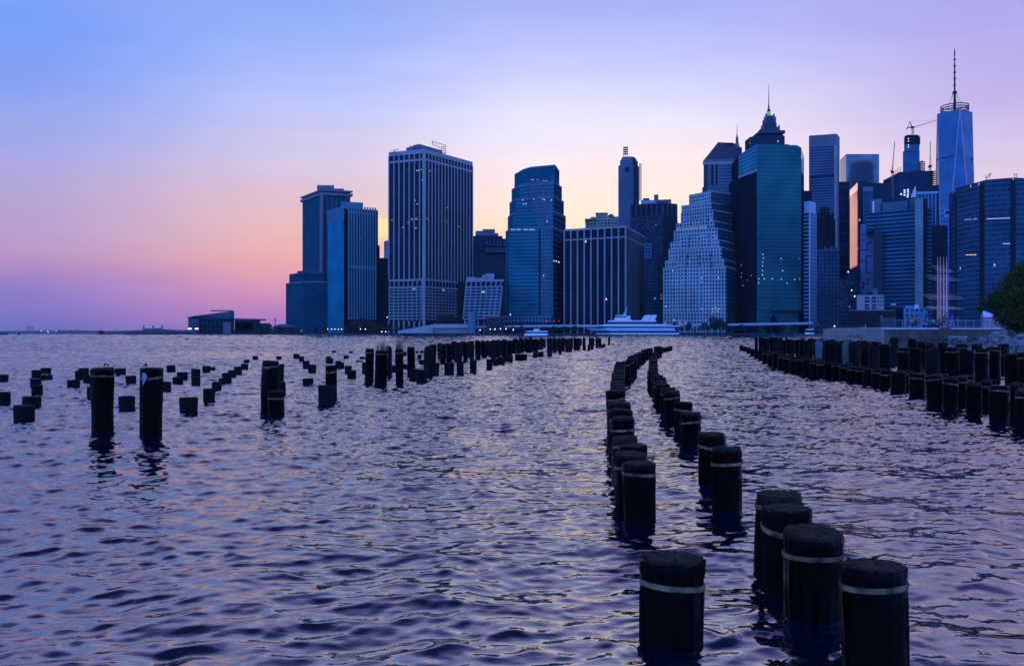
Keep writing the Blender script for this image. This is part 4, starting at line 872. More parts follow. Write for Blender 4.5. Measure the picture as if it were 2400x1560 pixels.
    t = thing('shore_shed', 'low teal pavilion roof just left of the two-tier annex', 'building', (X(672, 1060), 1070, GZ)); MB().prism([(X(640, 1070), 1070), (X(690, 1070), 1070), (X(690, 1090), 1090), (X(640, 1090), 1090)], GZ, Z(766, 1070), M['quay']).build('wall', t); MB().prism([(X(637, 1068), 1068), (X(694, 1068), 1068), (X(694, 1092), 1092), (X(637, 1092), 1092)], Z(766, 1070), Z(759, 1070), plain('teal_roof', (.04, .09, .12), .7), top=[(X(655, 1075), 1075), (X(675, 1075), 1075), (X(675, 1085), 1085), (X(655, 1085), 1085)]).build('roof', t)
    # a derrick by the shed
    t = thing('radar_mast', 'thin lattice mast between the ferry shed and the towers', 'mast', (X(645, 1070), 1074, GZ)); MB().tube((X(645, 1074), 1074, GZ), (X(645, 1074), 1074, Z(744, 1074)), .9, .4, M['dark'], 4).build('pole', t); MB().box(X(642, 1074), X(648, 1074), 1073.5, 1074.5, Z(751, 1074), Z(749.5, 1074), M['dark']).build('cross_arm', t)
    # trees on the city shore
    lobes = [(0, 0, 6, 4.2, 3.4), (-3, 1, 4.6, 3, 2.4), (3, -1, 4.9, 3, 2.6), (1, 1, 8, 2.6, 2)]
    def mk_tree(seed):
        t = thing('shore_tree', 'x', 'tree', (0, 0, 0), 'trees along the city shore')
        leaf_cloud(420, lobes, .75, seed, leafm).build('crown', t)
        mb = MB(); mb.tube((0, 0, 0), (0, 0, 5), .35, .2, barkm, 6)
        for a in ((-2, 0, 6), (2, 1, 6.5), (0, -1, 7.5)): mb.tube((0, 0, 3), a, .16, .06, barkm, 5)
        mb.build('trunk', t); return t
    protos = [mk_tree(1), mk_tree(2), mk_tree(3)]
    spots = [(628, 1075, 1.3), (655, 1064, .9), (700, 1062, .7), (740, 1050, .8), (762, 1040, .8), (812, 1000, .8), (826, 985, 1.5), (842, 980, 1.7), (858, 975, 1.5), (874, 970, 1.4), (890, 965, 1.1), (908, 950, 1.1), (930, 945, .9), (960, 900, .8), (1030, 900, 1.9), (1047, 900, 2.1), (1064, 898, 1.8), (1078, 890, 1.5), (1200, 835, .7), (1222, 833, .8), (1300, 830, .8), (1322, 829, .7), (1345, 828, .8), (1560, 822, .9), (1585, 822, 1.0), (1612, 821, 1.0), (1650, 818, 1.1), (1676, 816, 1.5), (1688, 815, 1.4), (1735, 812, .9), (1795, 808, .9), (1830, 806, .9), (1860, 800, .9), (1960, 760, .9), (1990, 745, .9)]
    places = ['beside the radar mast', 'in front of the teal pavilion roof', 'at the foot of the two-tier annex', 'at the right end of the two-tier annex', 'at the left foot of the finned tower', 'under the dark corner slot of the finned tower']
    for i, (px, Y, s) in enumerate(spots):
        o = protos[i] if i < 3 else copy_tree(protos[i % 3])
        o.location = (X(px, Y), Y, GZ); o.scale = (s, s, s * (.9 + .2 * ((i * 37) % 10) / 10)); o.rotation_euler.z = i * 1.7
        if i < 6: o['label'] = 'dark leafy shore tree ' + places[i]
        elif i < 13: o['label'] = ORD[i - 6] + ' tree from the left in the dark row under the finned tower'
        elif i < 18: o['label'] = ORD[i - 13] + ' tree from the left near the wedge-roofed pier building'
        else: o['label'] = ORD[i - 18] + ' tree from the left along the elevated highway'
    # lamps
    L = [(768, 771, 'w', 1030), (777, 771, 'w', 1028), (785, 771, 'w', 1026), (793, 771, 'w', 1024), (801, 771, 'w', 1022), (845, 771, 'w', 960), (856, 771, 'w', 955), (895, 777, 'w', 930), (904, 777, 'w', 925), (907.6, 743, 'w', 930), (706, 775, 'o', 1045), (1125, 773, 'w', 832), (1149, 771, 'w', 830), (1160, 771, 'w', 829), (1173, 770.5, 'w', 828), (1186, 770.5, 'w', 827), (1203, 772, 'w', 826), (1281, 753, 'r', 838), (1298, 752, 'r', 838), (1310, 752, 'r', 838), (1196, 737, 'w', 860), (2021, 777, 'w', 655), (2003, 694, 'w', 690), (1996, 680, 'w', 745), (1988, 637, 'w', 750), (1956, 764, 'w', 690)]
    for i, (px, py, c, Y) in enumerate(L):
        z = Z(py, Y); t = thing('street_lamp', {'w': 'white', 'o': 'orange', 'r': 'red'}[c] + ' lamp on the waterfront, number', 'lamp', (X(px, Y), Y, GZ), 'lamps along the city waterfront')
        t['label'] = ORD[i] + ' ' + {'w': 'white', 'o': 'orange', 'r': 'red signal'}[c] + ' waterfront lamp' + (' of the row below the finned tower' if i < 5 else ' among the shore lights')
        MB().tube((X(px, Y), Y, GZ), (X(px, Y), Y, z), .12, .08, M['dark'], 4).build('pole', t)
        s = .34; cz = (X(px, Y), Y, z); mb = MB(); mb.tube((cz[0], cz[1], z - s), (cz[0], cz[1], z), .3, s, M['lamp' + c], 8); mb.tube((cz[0], cz[1], z), (cz[0], cz[1], z + s), s, .3, M['lamp' + c], 8); mb.build('lamp_head', t)
ORD = ['first', 'second', 'third', 'fourth', 'fifth', 'sixth', 'seventh', 'eighth', 'ninth', 'tenth', 'eleventh', 'twelfth', 'thirteenth', 'fourteenth', 'fifteenth', 'sixteenth', 'seventeenth', 'eighteenth', 'nineteenth']
for t_ in ('twenty', 'thirty', 'forty', 'fifty', 'sixty', 'seventy', 'eighty', 'ninety'):
    ORD.append({'twenty': 'twentieth', 'thirty': 'thirtieth', 'forty': 'fortieth', 'fifty': 'fiftieth', 'sixty': 'sixtieth', 'seventy': 'seventieth', 'eighty': 'eightieth', 'ninety': 'ninetieth'}[t_])
    ORD += [t_ + '-' + s for s in ('first', 'second', 'third', 'fourth', 'fifth', 'sixth', 'seventh', 'eighth', 'ninth')]
waterfront()

# ================================================================== boats
def yacht():
    Y = 640; W = M['white']; hull = plain('yacht_hull', (.33, .42, .58), .3, var=.05); blk = plain('yacht_glass', (.006, .008, .014), .15, var=.1)
    t = thing('cruise_yacht', 'long white dinner cruise yacht with twin swept funnels in front of the city', 'yacht', (X(1477, Y), Y, 0))
    x0, x1 = X(1363, Y), X(1592, Y); Ln = x1 - x0; B = 6.5
    z = lambda py: Z(py, Y)
    def deck(xa, xb, za, zb, bw, m, bow=6., rake=3., stern=0., name='deck'):
        a = [(xa, Y), (xa + bow, Y - bw), (xb, Y - bw), (xb, Y + bw), (xa + bow, Y + bw)]
        b = [(xa - rake, Y), (xa + bow - rake * .7, Y - bw), (xb + stern, Y - bw), (xb + stern, Y + bw), (xa + bow - rake * .7, Y + bw)]
        MB().prism(a, za, zb, m, top=b, bottom=True).build(name, t)
    px_ = lambda p: X(p, Y); hw = plain('yacht_white', (.62, .60, .62), .4, var=.04)
    deck(px_(1404), px_(1583), -.3, z(783.4), B - .8, plain('hull_bottom', (.01, .02, .04), .4), 10, 1.2, name='hull_bottom')
    deck(px_(1400), px_(1588), z(783.4), z(780), B - .6, hw, 10, 1.6, name='hull_stripe')
    deck(px_(1395), px_(1588), z(780), z(775), B - .5, blk, 11, 2.4, name='window_band')
    deck(px_(1387), px_(1578), z(775), z(768.4), B - .3, hull, 12, 5.4, name='hull')
    deck(px_(1398), px_(1574), z(768.4), z(764.8), B - .6, blk, 8, -1.0, 0, name='window_band')
    deck(px_(1364), px_(1590), z(764.8), z(762.4), B, hw, 16, 1.2, name='deck_edge')
    deck(px_(1412), px_(1560), z(762.4), z(759.6), B - .4, hw, 6, -1.0, -1, name='saloon_wall')
    deck(px_(1420), px_(1533), z(759.6), z(754), B - .8, blk, 4, -2.0, -2, name='window_band')
    deck(px_(1424), px_(1536), z(754), z(750.8), B - .3, hw, 5, -.8, -1, name='deck_edge')
    deck(px_(1439), px_(1478), z(750.8), z(743.6), B - 2.0, hw, 3, -.8, -1.6, name='bridge_base')
    deck(px_(1442), px_(1467), z(743.6), z(740.3), B - 2.4, blk, 2.4, -.4, -.4, name='bridge_window')
    deck(px_(1441), px_(1469), z(740.3), z(738.3), B - 2.0, hw, 2.4, -.8, -.8, name='bridge_roof')
    MB().box(px_(1468), px_(1477), Y - 2, Y + 2, z(744), z(740), hw).build('mast_house', t)
    for xx in (1509, 1524):
        a = X(xx, Y); pts = [(a - 1.6, z(751)), (a + 2.6, z(751)), (a + 4.4, z(738)), (a + 1.2, z(738))]
        mb = MB()
        for s in (-1, 1):
            yy = Y + s * 3.4 - .9; A = [(p[0], yy, p[1]) for p in pts]; Bk = [(p[0], yy + 1.8, p[1]) for p in pts]
            W = hw; mb.face(A, W); mb.face(list(reversed(Bk)), W)
            for i in range(4): mb.face([A[i], Bk[i], Bk[(i+1) % 4], A[(i+1) % 4]], W)
        mb.build('funnel', t)
    mb = MB(); mb.tube((X(1463, Y), Y, z(741)), (X(1470, Y), Y, z(721)), .45, .15, W, 5); mb.tube((X(1461, Y), Y, z(733)), (X(1469, Y), Y, z(733)), .2, .2, W, 4); mb.tube((X(1458, Y), Y, z(741)), (X(1464, Y), Y, z(733)), .3, .2, W, 4); mb.build('mast', t)
    mb = MB()
    for i in range(26): xx = x0 + 4 + i * 2.6; mb.tube((xx, Y - B + (max(0, 3 - i) * 1.5), z(765.6)), (xx, Y - B + (max(0, 3 - i) * 1.5), z(765.6) + 1), .06, .06, W, 3)
    mb.tube((x0 + 1, Y, z(765.6) + 1), (x0 + 12, Y - B, z(765.6) + 1), .08, .08, W, 3); mb.tube((x0 + 12, Y - B, z(765.6) + 1), (x0 + 66, Y - B, z(765.6) + 1), .08, .08, W, 3)
    mb.build('rail', t)
    # small ferries
    def ferry(label, Y, xa, xb, yw, yt):
        t = thing('ferry_boat', label, 'boat', (X((xa + xb) / 2, Y), Y, 0), 'small ferries at the city quay')
        a, b = X(xa, Y), X(xb, Y); h = Z(yt, Y); L_ = b - a
        MB().prism([(a, Y), (a + L_ * .12, Y - 2.5), (b, Y - 2.5), (b, Y + 2.5), (a + L_ * .12, Y + 2.5)], -.3, h * .34, M['white'], bottom=True).build('hull', t)
        MB().box(a + L_ * .12, b - L_ * .08, Y - 2.2, Y + 2.2, h * .34, h * .55, blk).build('window_band', t); MB().box(a + L_ * .08, b, Y - 2.5, Y + 2.5, h * .55, h * .66, M['white']).build('roof_deck', t)
        MB().box(a + L_ * .4, a + L_ * .62, Y - 1.6, Y + 1.6, h * .66, h * .92, M['white']).build('wheelhouse', t); MB().tube((a + L_ * .66, Y, h * .6), (a + L_ * .66, Y, h * 1.25), .15, .1, M['white'], 4).build('mast', t)
    ferry('small white ferry moored left of the big yacht', 780, 1229, 1284, 784, 769)
    ferry('white ferry below the balcony tower', 735, 1887, 1934, 786, 762)
    ferry('small white launch left of the concrete pier', 560, 2010, 2038, 786, 766)
    t = thing('floating_dock', 'long low dark blue floating dock left of the concrete pier', 'dock', (X(1940, 700), 700, 0)); MB().prism([(X(1860, 720), 720), (X(2042, 560), 560), (X(2042, 575), 575), (X(1860, 735), 735)], -.3, 1.6, plain('dock_blue', (.05, .09, .14), .7), bottom=True).build('deck', t); MB().prism([(X(1905, 735), 735), (X(2030, 640), 640), (X(2030, 655), 655), (X(1905, 750), 750)], 1.6, 8.5, M['quay'], plain('dock_roof', (.08, .14, .18), .7), bottom=True).build('shed', t)
    # tall ship seen almost end-on
    t = thing('tall_ship', 'four-masted sailing ship, pink light painted on masts and bare yards, seen nearly end-on', 'ship', (X(2208, 600), 600, 0))
    mm = plain('mast_glow_tint', (.80, .34, .30), .6, var=.1); rg = plain('rigging', (.12, .10, .13), .8)  # pinkish light is painted into the colour of masts and yards
    ms = [(2198, 640), (2204, 615), (2211.7, 590), (2218.5, 568)]
    yards = [[(623, 34), (646, 60), (690, 80), (720, 84)], [(628, 36), (650, 64), (694, 84), (719, 80)], [(632, 38), (653, 66), (696, 86), (722, 84)], [(636, 36), (657, 68), (700, 84), (724, 82)]]
    hp = []
    for i, (px, Y) in enumerate(ms):
        x = X(px, Y); mb = MB(); mb.tube((x, Y, 4), (x, Y, Z(650, Y)), .65, .5, mm, 8); mb.tube((x, Y, Z(650, Y)), (x, Y, Z(602, Y)), .4, .12, mm, 6); mst = mb.build('mast', t)
        for (yy, wpx) in yards[i]:
            w = wpx * Y / F; z_ = Z(yy, Y); mb = MB(); yy_ = Y + .9; mb.tube((x - w / 2 * .92, yy_, z_), (x, yy_, z_), .1, .2, mm, 6, False); mb.tube((x, yy_, z_), (x + w / 2 * 1.02, yy_, z_), .2, .1, mm, 6, False); mb.build('yard', mst)
        mb = MB()
        for s in (-1, 1):
            for k in (0, 1, 2): mb.tube((x, Y, Z(650 - 14 * k, Y)), (x + s * (6.5 + k), Y + 2 + k, 5), .05, .05, rg, 3)
        mb.build('rigging', mst)
    secs = [(560, .5), (572, 4.5), (590, 6.5), (615, 6.8), (640, 6.2), (655, 3.5)]
    mb = MB()
    for (ya, wa), (yb, wb) in zip(secs[:-1], secs[1:]):
        xa, xb = X(2221, 563) + (X(2195, 650) - X(2221, 563)) * (ya - 560) / 95, X(2221, 563) + (X(2195, 650) - X(2221, 563)) * (yb - 560) / 95
        for s in (-1, 1):
            f = [(xa + s * wa, ya, 5), (xb + s * wb, yb, 5), (xb + s * wb * .7, yb, -.5), (xa + s * wa * .7, ya, -.5)]
            mb.face(f if s > 0 else f[::-1], M['dark'])
        mb.face([(xa - wa, ya, 5), (xa + wa, ya, 5), (xb + wb, yb, 5), (xb - wb, yb, 5)], M['steel'])
    mb.build('hull', t)
yacht()

# ================================================================== the concrete pier at the right, people, riprap, tree
def person(label, px, Y, zb, shirt, trous, pose='stand', s=1.0, face=0.0, hair=(.015, .01, .01)):
    t = thing('person', label, 'person', (X(px, Y), Y, zb), 'people on the concrete pier')
    t.rotation_euler.z = face; t.scale = (s, s, s)
    J = {'pel': (0, 0, .92), 'wai': (0, 0, 1.08), 'che': (0, 0, 1.32), 'nec': (0, 0, 1.50), 'hea': (0, -.02, 1.62), 'top': (0, -.01, 1.73),
         'shl': (-.19, 0, 1.42), 'ell': (-.25, .02, 1.14), 'wrl': (-.24, -.06, .9), 'hal': (-.24, -.08, .8), 'shr': (.19, 0, 1.42), 'elr': (.25, .02, 1.14), 'wrr': (.24, -.06, .9), 'har': (.24, -.08, .8),
         'hil': (-.1, 0, .9), 'knl': (-.12, -.02, .5), 'anl': (-.12, .02, .09), 'tol': (-.13, -.16, .03), 'hir': (.1, 0, .9), 'knr': (.12, -.02, .5), 'anr': (.12, .02, .09), 'tor': (.13, -.16, .03)}
    if pose == 'sit':
        for k in J: 
            if k not in ('knl', 'anl', 'tol', 'knr', 'anr', 'tor'): x, y, z = J[k]; J[k] = (x, y, z - .42)
        for s_, a, b, c in ((-1, 'knl', 'anl', 'tol'), (1, 'knr', 'anr', 'tor')): J[a] = (s_ * .13, -.42, .5); J[b] = (s_ * .13, -.4, .09); J[c] = (s_ * .13, -.56, .03)
        J['wrl'] = (-.18, -.25, .58); J['hal'] = (-.15, -.33, .56); J['wrr'] = (.18, -.25, .58); J['har'] = (.15, -.33, .56)
    if pose == 'walk': J['knl'] = (-.1, -.16, .52); J['anl'] = (-.1, -.2, .1); J['tol'] = (-.1, -.36, .06); J['anr'] = (.1, .3, .12); J['tor'] = (.1, .16, .03); J['wrr'] = (.24, -.25, .95); J['har'] = (.24, -.32, .88)
    if pose == 'lean': J['wrl'] = (-.18, -.32, 1.12); J['hal'] = (-.12, -.4, 1.12); J['wrr'] = (.18, -.32, 1.12); J['har'] = (.12, -.4, 1.12)
    Rd = {'pel': .14, 'wai': .13, 'che': .15, 'nec': .055, 'hea': .095, 'top': .07, 'shl': .065, 'shr': .065, 'ell': .045, 'elr': .045, 'wrl': .032, 'wrr': .032, 'hal': .035, 'har': .035, 'hil': .095, 'hir': .095, 'knl': .06, 'knr': .06, 'anl': .045, 'anr': .045, 'tol': .035, 'tor': .035}
    E = [('pel', 'wai'), ('wai', 'che'), ('che', 'nec'), ('nec', 'hea'), ('hea', 'top'), ('che', 'shl'), ('shl', 'ell'), ('ell', 'wrl'), ('wrl', 'hal'), ('che', 'shr'), ('shr', 'elr'), ('elr', 'wrr'), ('wrr', 'har'), ('pel', 'hil'), ('hil', 'knl'), ('knl', 'anl'), ('anl', 'tol'), ('pel', 'hir'), ('hir', 'knr'), ('knr', 'anr'), ('anr', 'tor')]
    def skin(name, keys, edges, grow, mat, lv=1):
        me = bpy.data.meshes.new(name); idx = {k: i for i, k in enumerate(keys)}
        me.from_pydata([J[k] for k in keys], [(idx[a], idx[b]) for a, b in edges], [])
        o = bpy.data.objects.new(name, me); col.objects.link(o); o.parent = t
        sk = o.modifiers.new('Skin', 'SKIN'); o.modifiers.new('Sub', 'SUBSURF').levels = lv; o.modifiers['Sub'].render_levels = lv
        for i, k in enumerate(keys):
            r_ = Rd[k] * (1 + grow) + (.008 if grow else 0); me.skin_vertices[0].data[i].radius = (r_, r_)
        me.skin_vertices[0].data[0].use_root = True; me.materials.append(mat)
        return o
    skin('body', list(J), E, 0, plain('skin', (.22, .13, .10), .6, var=.05))
    skin('shirt', ['wai', 'che', 'shl', 'ell', 'shr', 'elr'], [('wai', 'che'), ('che', 'shl'), ('shl', 'ell'), ('che', 'shr'), ('shr', 'elr')], .16, plain('shirt', tuple(min(.8, c_ * 1.8) for c_ in shirt), .8, var=.15, scale=8))
    skin('trousers', ['pel', 'hil', 'knl', 'anl', 'hir', 'knr', 'anr'], [('pel', 'hil'), ('hil', 'knl'), ('knl', 'anl'), ('pel', 'hir'), ('hir', 'knr'), ('knr', 'anr')], .14, plain('trousers', trous, .8, var=.15, scale=8))
    mb = MB(); h = Vector(J['hea']); n = 10
    for i in range(4):
        a0, a1 = R(90 * i / 4), R(90 * (i + 1) / 4)
        mb.tube((h.x, h.y + .02, h.z + .01 + .125 * math.sin(a0)), (h.x, h.y + .02, h.z + .01 + .125 * math.sin(a1)), .112 * math.cos(a0), .112 * math.cos(a1) + .002, plain('hair', hair, .7), n, False) if i == 0 else mb.tube((h.x, h.y + .02, h.z + .01 + .125 * math.sin(a0)), (h.x, h.y + .02, h.z + .01 + .125 * math.sin(a1)), .112 * math.cos(a0), .112 * math.cos(a1) + .002, mb.m[0], n, False)
    me_off = mb; o = mb.build('hair', None); o.parent = t; 
    return t

def right_pier():
    Y = 115; zt = Z(767.4, Y)
    stain = plain('stained_concrete', (.10, .075, .055), .85, var=.35, scale=.9, stretch=(1.5, 1.5, .3))
    t = thing('concrete_pier', 'stained concrete pier wall behind the dark pilings on the right', 'pier', (X(2200, Y), Y + 8, 0))
    poly = [(X(2072, Y), Y), (X(2420, Y), Y), (X(2420, Y), Y + 20), (X(2074, Y), Y + 20)]
    MB().prism(poly, -1, zt - .25, stain, M['conc']).build('retaining_wall', t)
    MB().prism([(p[0] + (-.2 if i in (0, 3) else 0), p[1] + (-.15 if i < 2 else 0)) for i, p in enumerate(poly)], zt - .25, zt, M['concl'], M['conc'], bottom=True).build('coping', t)
    MB().prism([(X(2043.5, Y), Y + .5), (X(2071.5, Y), Y - .1), (X(2071.5, Y), Y + 18), (X(2043.5, Y), Y + 18)], -1, Z(769, Y), plain('pale_block', (.22, .18, .16), .8, var=.25, scale=.4, stretch=(1, 1, .4)), M['concl']).build('end_block', t)
    MB().prism([(X(2200, Y), Y - 2.4), (X(2206, Y), Y - 2.4), (X(2206, Y), Y), (X(2200, Y), Y)], -1, zt, stain).build('buttress', t)
    # outfall block in front of the pier
    bt = thing('concrete_slab', 'pale flat concrete slab standing between the pilings and the rocks', 'slab', (X(2245, 95), 95, 0)); 
    MB().prism([(X(2222, 96), 96), (X(2266, 94), 94), (X(2266, 98), 98), (X(2222, 100), 100)], -1, Z(789.5, 95), plain('slab_face', (.20, .18, .21), .85, var=.3), M['concl']).build('block', bt); MB().prism([(X(2221, 96), 95.9), (X(2267, 94), 93.9), (X(2267, 98), 98), (X(2221, 100), 100)], Z(789.5, 95), Z(788, 95), M['concl'], bottom=True).build('top_slab', bt)
    # railing
    rl = thing('railing', 'long pale metal handrail along the top of the concrete pier', 'railing', (X(2200, Y), Y + 1, zt)); pr = plain('rail_metal', (.40, .44, .55), .35, metal=.3)
    for i in range(17): x = X(2104, Y) + i * 1.08; MB().tube((x, Y + 1, zt), (x, Y + 1, zt + .98), .025, .025, pr, 5).build('post', rl)
    for h in (.98, .6, .25): MB().tube((X(2104, Y), Y + 1, zt + h), (X(2420, Y), Y + 1, zt + h), .03 if h > .9 else .012, .03 if h > .9 else .012, pr, 5).build('rail', rl)
    fn = thing('barred_fence', 'section of tall closely barred fence at the left end of the concrete pier', 'fence', (X(2085, Y), Y + .8, zt)); 
    for i in range(24): x = X(2072, Y) + i * .083; MB().tube((x, Y + .8, zt), (x, Y + .8, Z(745, Y)), .018, .018, M['stoned'], 4).build('bar', fn)
    for h in (.08, 1.2): MB().tube((X(2071.5, Y), Y + .8, zt + h), (X(2105, Y), Y + .8, zt + h), .03, .03, M['stoned'], 4).build('rail', fn)
    for i, (px, yt, w, lab) in enumerate(((2162, 738, .2, 'left-hand blue bollard-like post standing among the people on the pier'), (2224, 733, .16, 'middle blue post on the pier, right of the seated people'), (2305, 736, .18, 'rightmost blue post, close to the leafy tree'))):
        x = X(px, Y); p = thing('pier_post', lab, 'post', (x, Y + .4, zt), 'blue posts on the pier'); MB().tube((x, Y + .4, zt), (x, Y + .4, Z(yt, Y)), w, w * .9, plain('blue_post', (.06, .12, .22), .5), 8).build('shaft', p); MB().tube((x, Y + .4, Z(yt, Y)), (x, Y + .4, Z(yt, Y) + .06), w * 1.15, w * .7, M['stoned'], 8).build('cap', p)
    tn = thing('white_tent', 'white peaked tent with a pink striped skirt partly behind the leafy tree', 'tent', (X(2320, 128), 128, zt)); cv = plain('canvas', (.55, .52, .62), .8, var=.1)
    MB().prism([(X(2301, 126), 126), (X(2345, 126), 126), (X(2345, 131), 131), (X(2301, 131), 131)], zt, Z(743, 126), plain('striped_skirt', (.35, .16, .2), .8, var=.5, scale=3, stretch=(.1, .1, 4)), cv).build('skirt', tn)
    MB().prism([(X(2300, 126), 125.8), (X(2346, 126), 125.8), (X(2346, 131), 131.2), (X(2300, 131), 131.2)], Z(743, 126), Z(728, 126), cv, top=[(X(2304, 128), 128), (X(2307, 128), 128), (X(2307, 129), 129), (X(2304, 129), 129)], bottom=True).build('canopy', tn)
    be = thing('bench', 'low blue bench carrying the seated people on the pier', 'bench', (X(2190, Y), Y + .9, zt)); bm = plain('bench_blue', (.08, .22, .4), .5)
    for xa, xb in ((2170, 2184), (2190, 2207)): MB().box(X(xa, Y), X(xb, Y), Y + .6, Y + 1.0, zt + .38, zt + .45, bm).build('seat', be)
    for x in (2172, 2182, 2192, 2205): MB().box(X(x, Y) - .04, X(x, Y) + .04, Y + .65, Y + .95, zt, zt + .38, M['dark']).build('leg', be)
    zz = zt
    person('person in dark red jacket by the barred fence', 2066, Y + 1.5, zz, (.12, .02, .02), (.01, .012, .02), 'stand', 1.0, .5)
    person('person in an orange shirt crouched in the left-hand group', 2138, Y + 2, zz, (.55, .12, .04), (.02, .02, .03), 'sit', 1.05, .6)
    person('person in a dark top just left of the orange shirt', 2130, Y + 2.4, zz, (.02, .02, .03), (.02, .02, .03), 'lean', .9, -.3)
    person('person in a red-brown jacket right of the orange shirt', 2146, Y + 2.2, zz, (.35, .08, .04), (.03, .03, .04), 'stand', .92, 0)
    person('person with dark hair and pale bag left of the blue post', 2155, Y + 1.8, zz, (.12, .12, .2), (.05, .02, .03), 'stand', 1.02, .3)
    person('tall person in black right beside the left-hand blue post', 2169, Y + 1.8, zz, (.008, .008, .012), (.01, .01, .015), 'stand', 1.1, 1.2)
    person('seated person in a green shirt', 2187, Y + .85, zz, (.02, .22, .10), (.02, .03, .05), 'sit', 1.0, 0)
    person('seated person in a bright red shirt', 2202, Y + .85, zz, (.5, .01, .015), (.02, .03, .08), 'sit', 1.12, 0)
    person('person in a dark maroon coat right of the red shirt', 2212.5, Y + 1.6, zz, (.09, .015, .015), (.03, .01, .012), 'stand', .98, -.4)
    person('person in a violet blue top and pale trousers', 2231, Y + 1.8, zz, (.06, .04, .5), (.3, .28, .36), 'walk', 1.06, 1.4)
    person('person in dark navy walking alone near the right rail', 2244, Y + 1.8, zz, (.01, .015, .04), (.015, .03, .07), 'walk', .95, -1.4)
    # riprap
    rr = random.Random(4); mb = MB(); rk = plain('rock', (.17, .155, .16), .85, var=.75, scale=.9, bump=.5)  # strong mottling also paints dark gaps into the heap
    for i in range(460):
        v = rr.random(); u = rr.random()
        Yk = 62 + 52 * u
        pl = 2262 - 10 * v + 40 * (1 - u); px = pl + (2480 - pl) * rr.random()
        k = min(1, max(0, (px - pl) / 130)); z = -.15 + 2.7 * k * (.35 + .65 * u) + rr.uniform(-.1, .15)
        s = rr.uniform(.4, 1.15); c = Vector((X(px, Yk), Yk, z)); rot = Matrix.Rotation(rr.uniform(0, 6.28), 3, 'Z') @ Matrix.Rotation(rr.uniform(-.5, .5), 3, 'X')
        pts = []
        for a in (-1, 1):
            for b in (-1, 1):
                for d in (-1, 1): pts.append(c + rot @ Vector((a * s * rr.uniform(.6, 1), b * s * rr.uniform(.5, .8), d * s * rr.uniform(.3, .55))))
        for f in ((0, 1, 3, 2), (4, 6, 7, 5), (0, 4, 5, 1), (2, 3, 7, 6), (0, 2, 6, 4), (1, 5, 7, 3)): mb.face([pts[j] for j in f], rk)
    tag(mb.build('riprap'), 'heap of pale blue grey boulders sloping to the water', 'rocks', kind='stuff')
    bank = MB(); 
    bank.face([(X(2285, 60), 60, -.4), (X(2600, 60), 60, 1.2), (X(2600, 114), 114, 2.9), (X(2275, 114), 114, -.3)], plain('gap_shade', (.01, .01, .012), .9))  # near-black bank stands in for the shade between the boulders
    tag(bank.build('shore_bank'), kind='structure')
    # the tree
    tr = thing('leafy_tree', 'dense dark green tree leaning in from the right edge', 'tree', (X(2415, 88), 88, 2.2))
    rr = random.Random(8); lobes = []
    def at(px, py, Yk, r_): lobes.append((X(px, Yk), Yk, Z(py, Yk), r_, r_ * .8))
    for px, py, Yk, r_ in ((2400, 660, 88, 1.9), (2370, 672, 87, 1.4), (2345, 700, 86, 1.3), (2325, 715, 87, 1.0), (2312, 716, 88, .7), (2385, 705, 85, 1.7), (2360, 735, 86, 1.4), (2400, 745, 86, 1.8), (2345, 742, 88, .8), (2425, 640, 89, 2.0), (2450, 680, 90, 2.6), (2470, 730, 90, 2.6), (2398, 640, 89, .9), (2350, 688, 89, .8), (2380, 655, 90, .8), (2320, 705, 87, .6), (2365, 757, 87, .9), (2395, 765, 87, 1.0), (2330, 690, 86, .45), (2303, 712, 87, .35), (2293, 722, 87, .28), (2300, 704, 87, .3), (2335, 678, 88, .5), (2360, 650, 88, .55), (2375, 636, 88, .6), (2390, 622, 88, .55), (2340, 755, 87, .5), (2380, 775, 86, .8), (2400, 700, 84, 1.6), (2380, 735, 84, 1.3)): at(px, py, Yk, r_)
    lf = plain('leaf_green', (.032, .050, .003), .5, var=.7, scale=1.4, spec=.25)
    wts = [l[3] ** 3 for l in lobes]; big = []
    for l, w in zip(lobes, wts): big += [l] * max(1, int(w * 8))
    leaf_cloud(56000, big, .095, 5, lf).build('crown', tr)
    mb = MB(); b0 = Vector((X(2415, 88), 88, 2.0)); mb.tube(b0, b0 + Vector((-.3, 0, 2.2)), .28, .2, barkm, 10)
    for l in lobes[:12]: mb.tube(b0 + Vector((-.3, 0, 2.0)), (l[0], l[1], l[2]), .11, .03, barkm, 6)
    mb.build('trunk', tr)
right_pier()

# ================================================================== pilings
def sheen(m):
    nt = m.node_tree; b = nt.nodes['Principled BSDF']; nz = nt.nodes.new('ShaderNodeTexNoise'); nz.inputs['Scale'].default_value = 3.5; nz.inputs['Detail'].default_value = 5
    tc = nt.nodes.new('ShaderNodeTexCoord'); nt.links.new(tc.outputs['Object'], nz.inputs['Vector']); mr = nt.nodes.new('ShaderNodeMapRange')
    for k, q in zip(('From Min', 'From Max', 'To Min', 'To Max'), (.38, .62, .12, .75)): mr.inputs[k].default_value = q
    nt.links.new(nz.outputs['Fac'], mr.inputs['Value']); nt.links.new(mr.outputs[0], b.inputs['Roughness']); return m
wrap = sheen(plain('black_wrap', (.0012, .0011, .0010), .33, var=.8, scale=5, bump=.8, stretch=(1, 1, .35), spec=.06))
wood = plain('pile_end', (.022, .015, .009), .7, var=.6, scale=9, bump=.9, spec=.1)
strap = plain('strap', (.16, .10, .05), .55, var=.9, scale=9, spec=.15)
woodold = plain('old_wood', (.006, .0055, .005), .75, spec=.1, var=.5, scale=4, bump=.8, stretch=(1, 1, .3))
moss = plain('moss', (.035, .05, .015), .9, var=.5, scale=6)

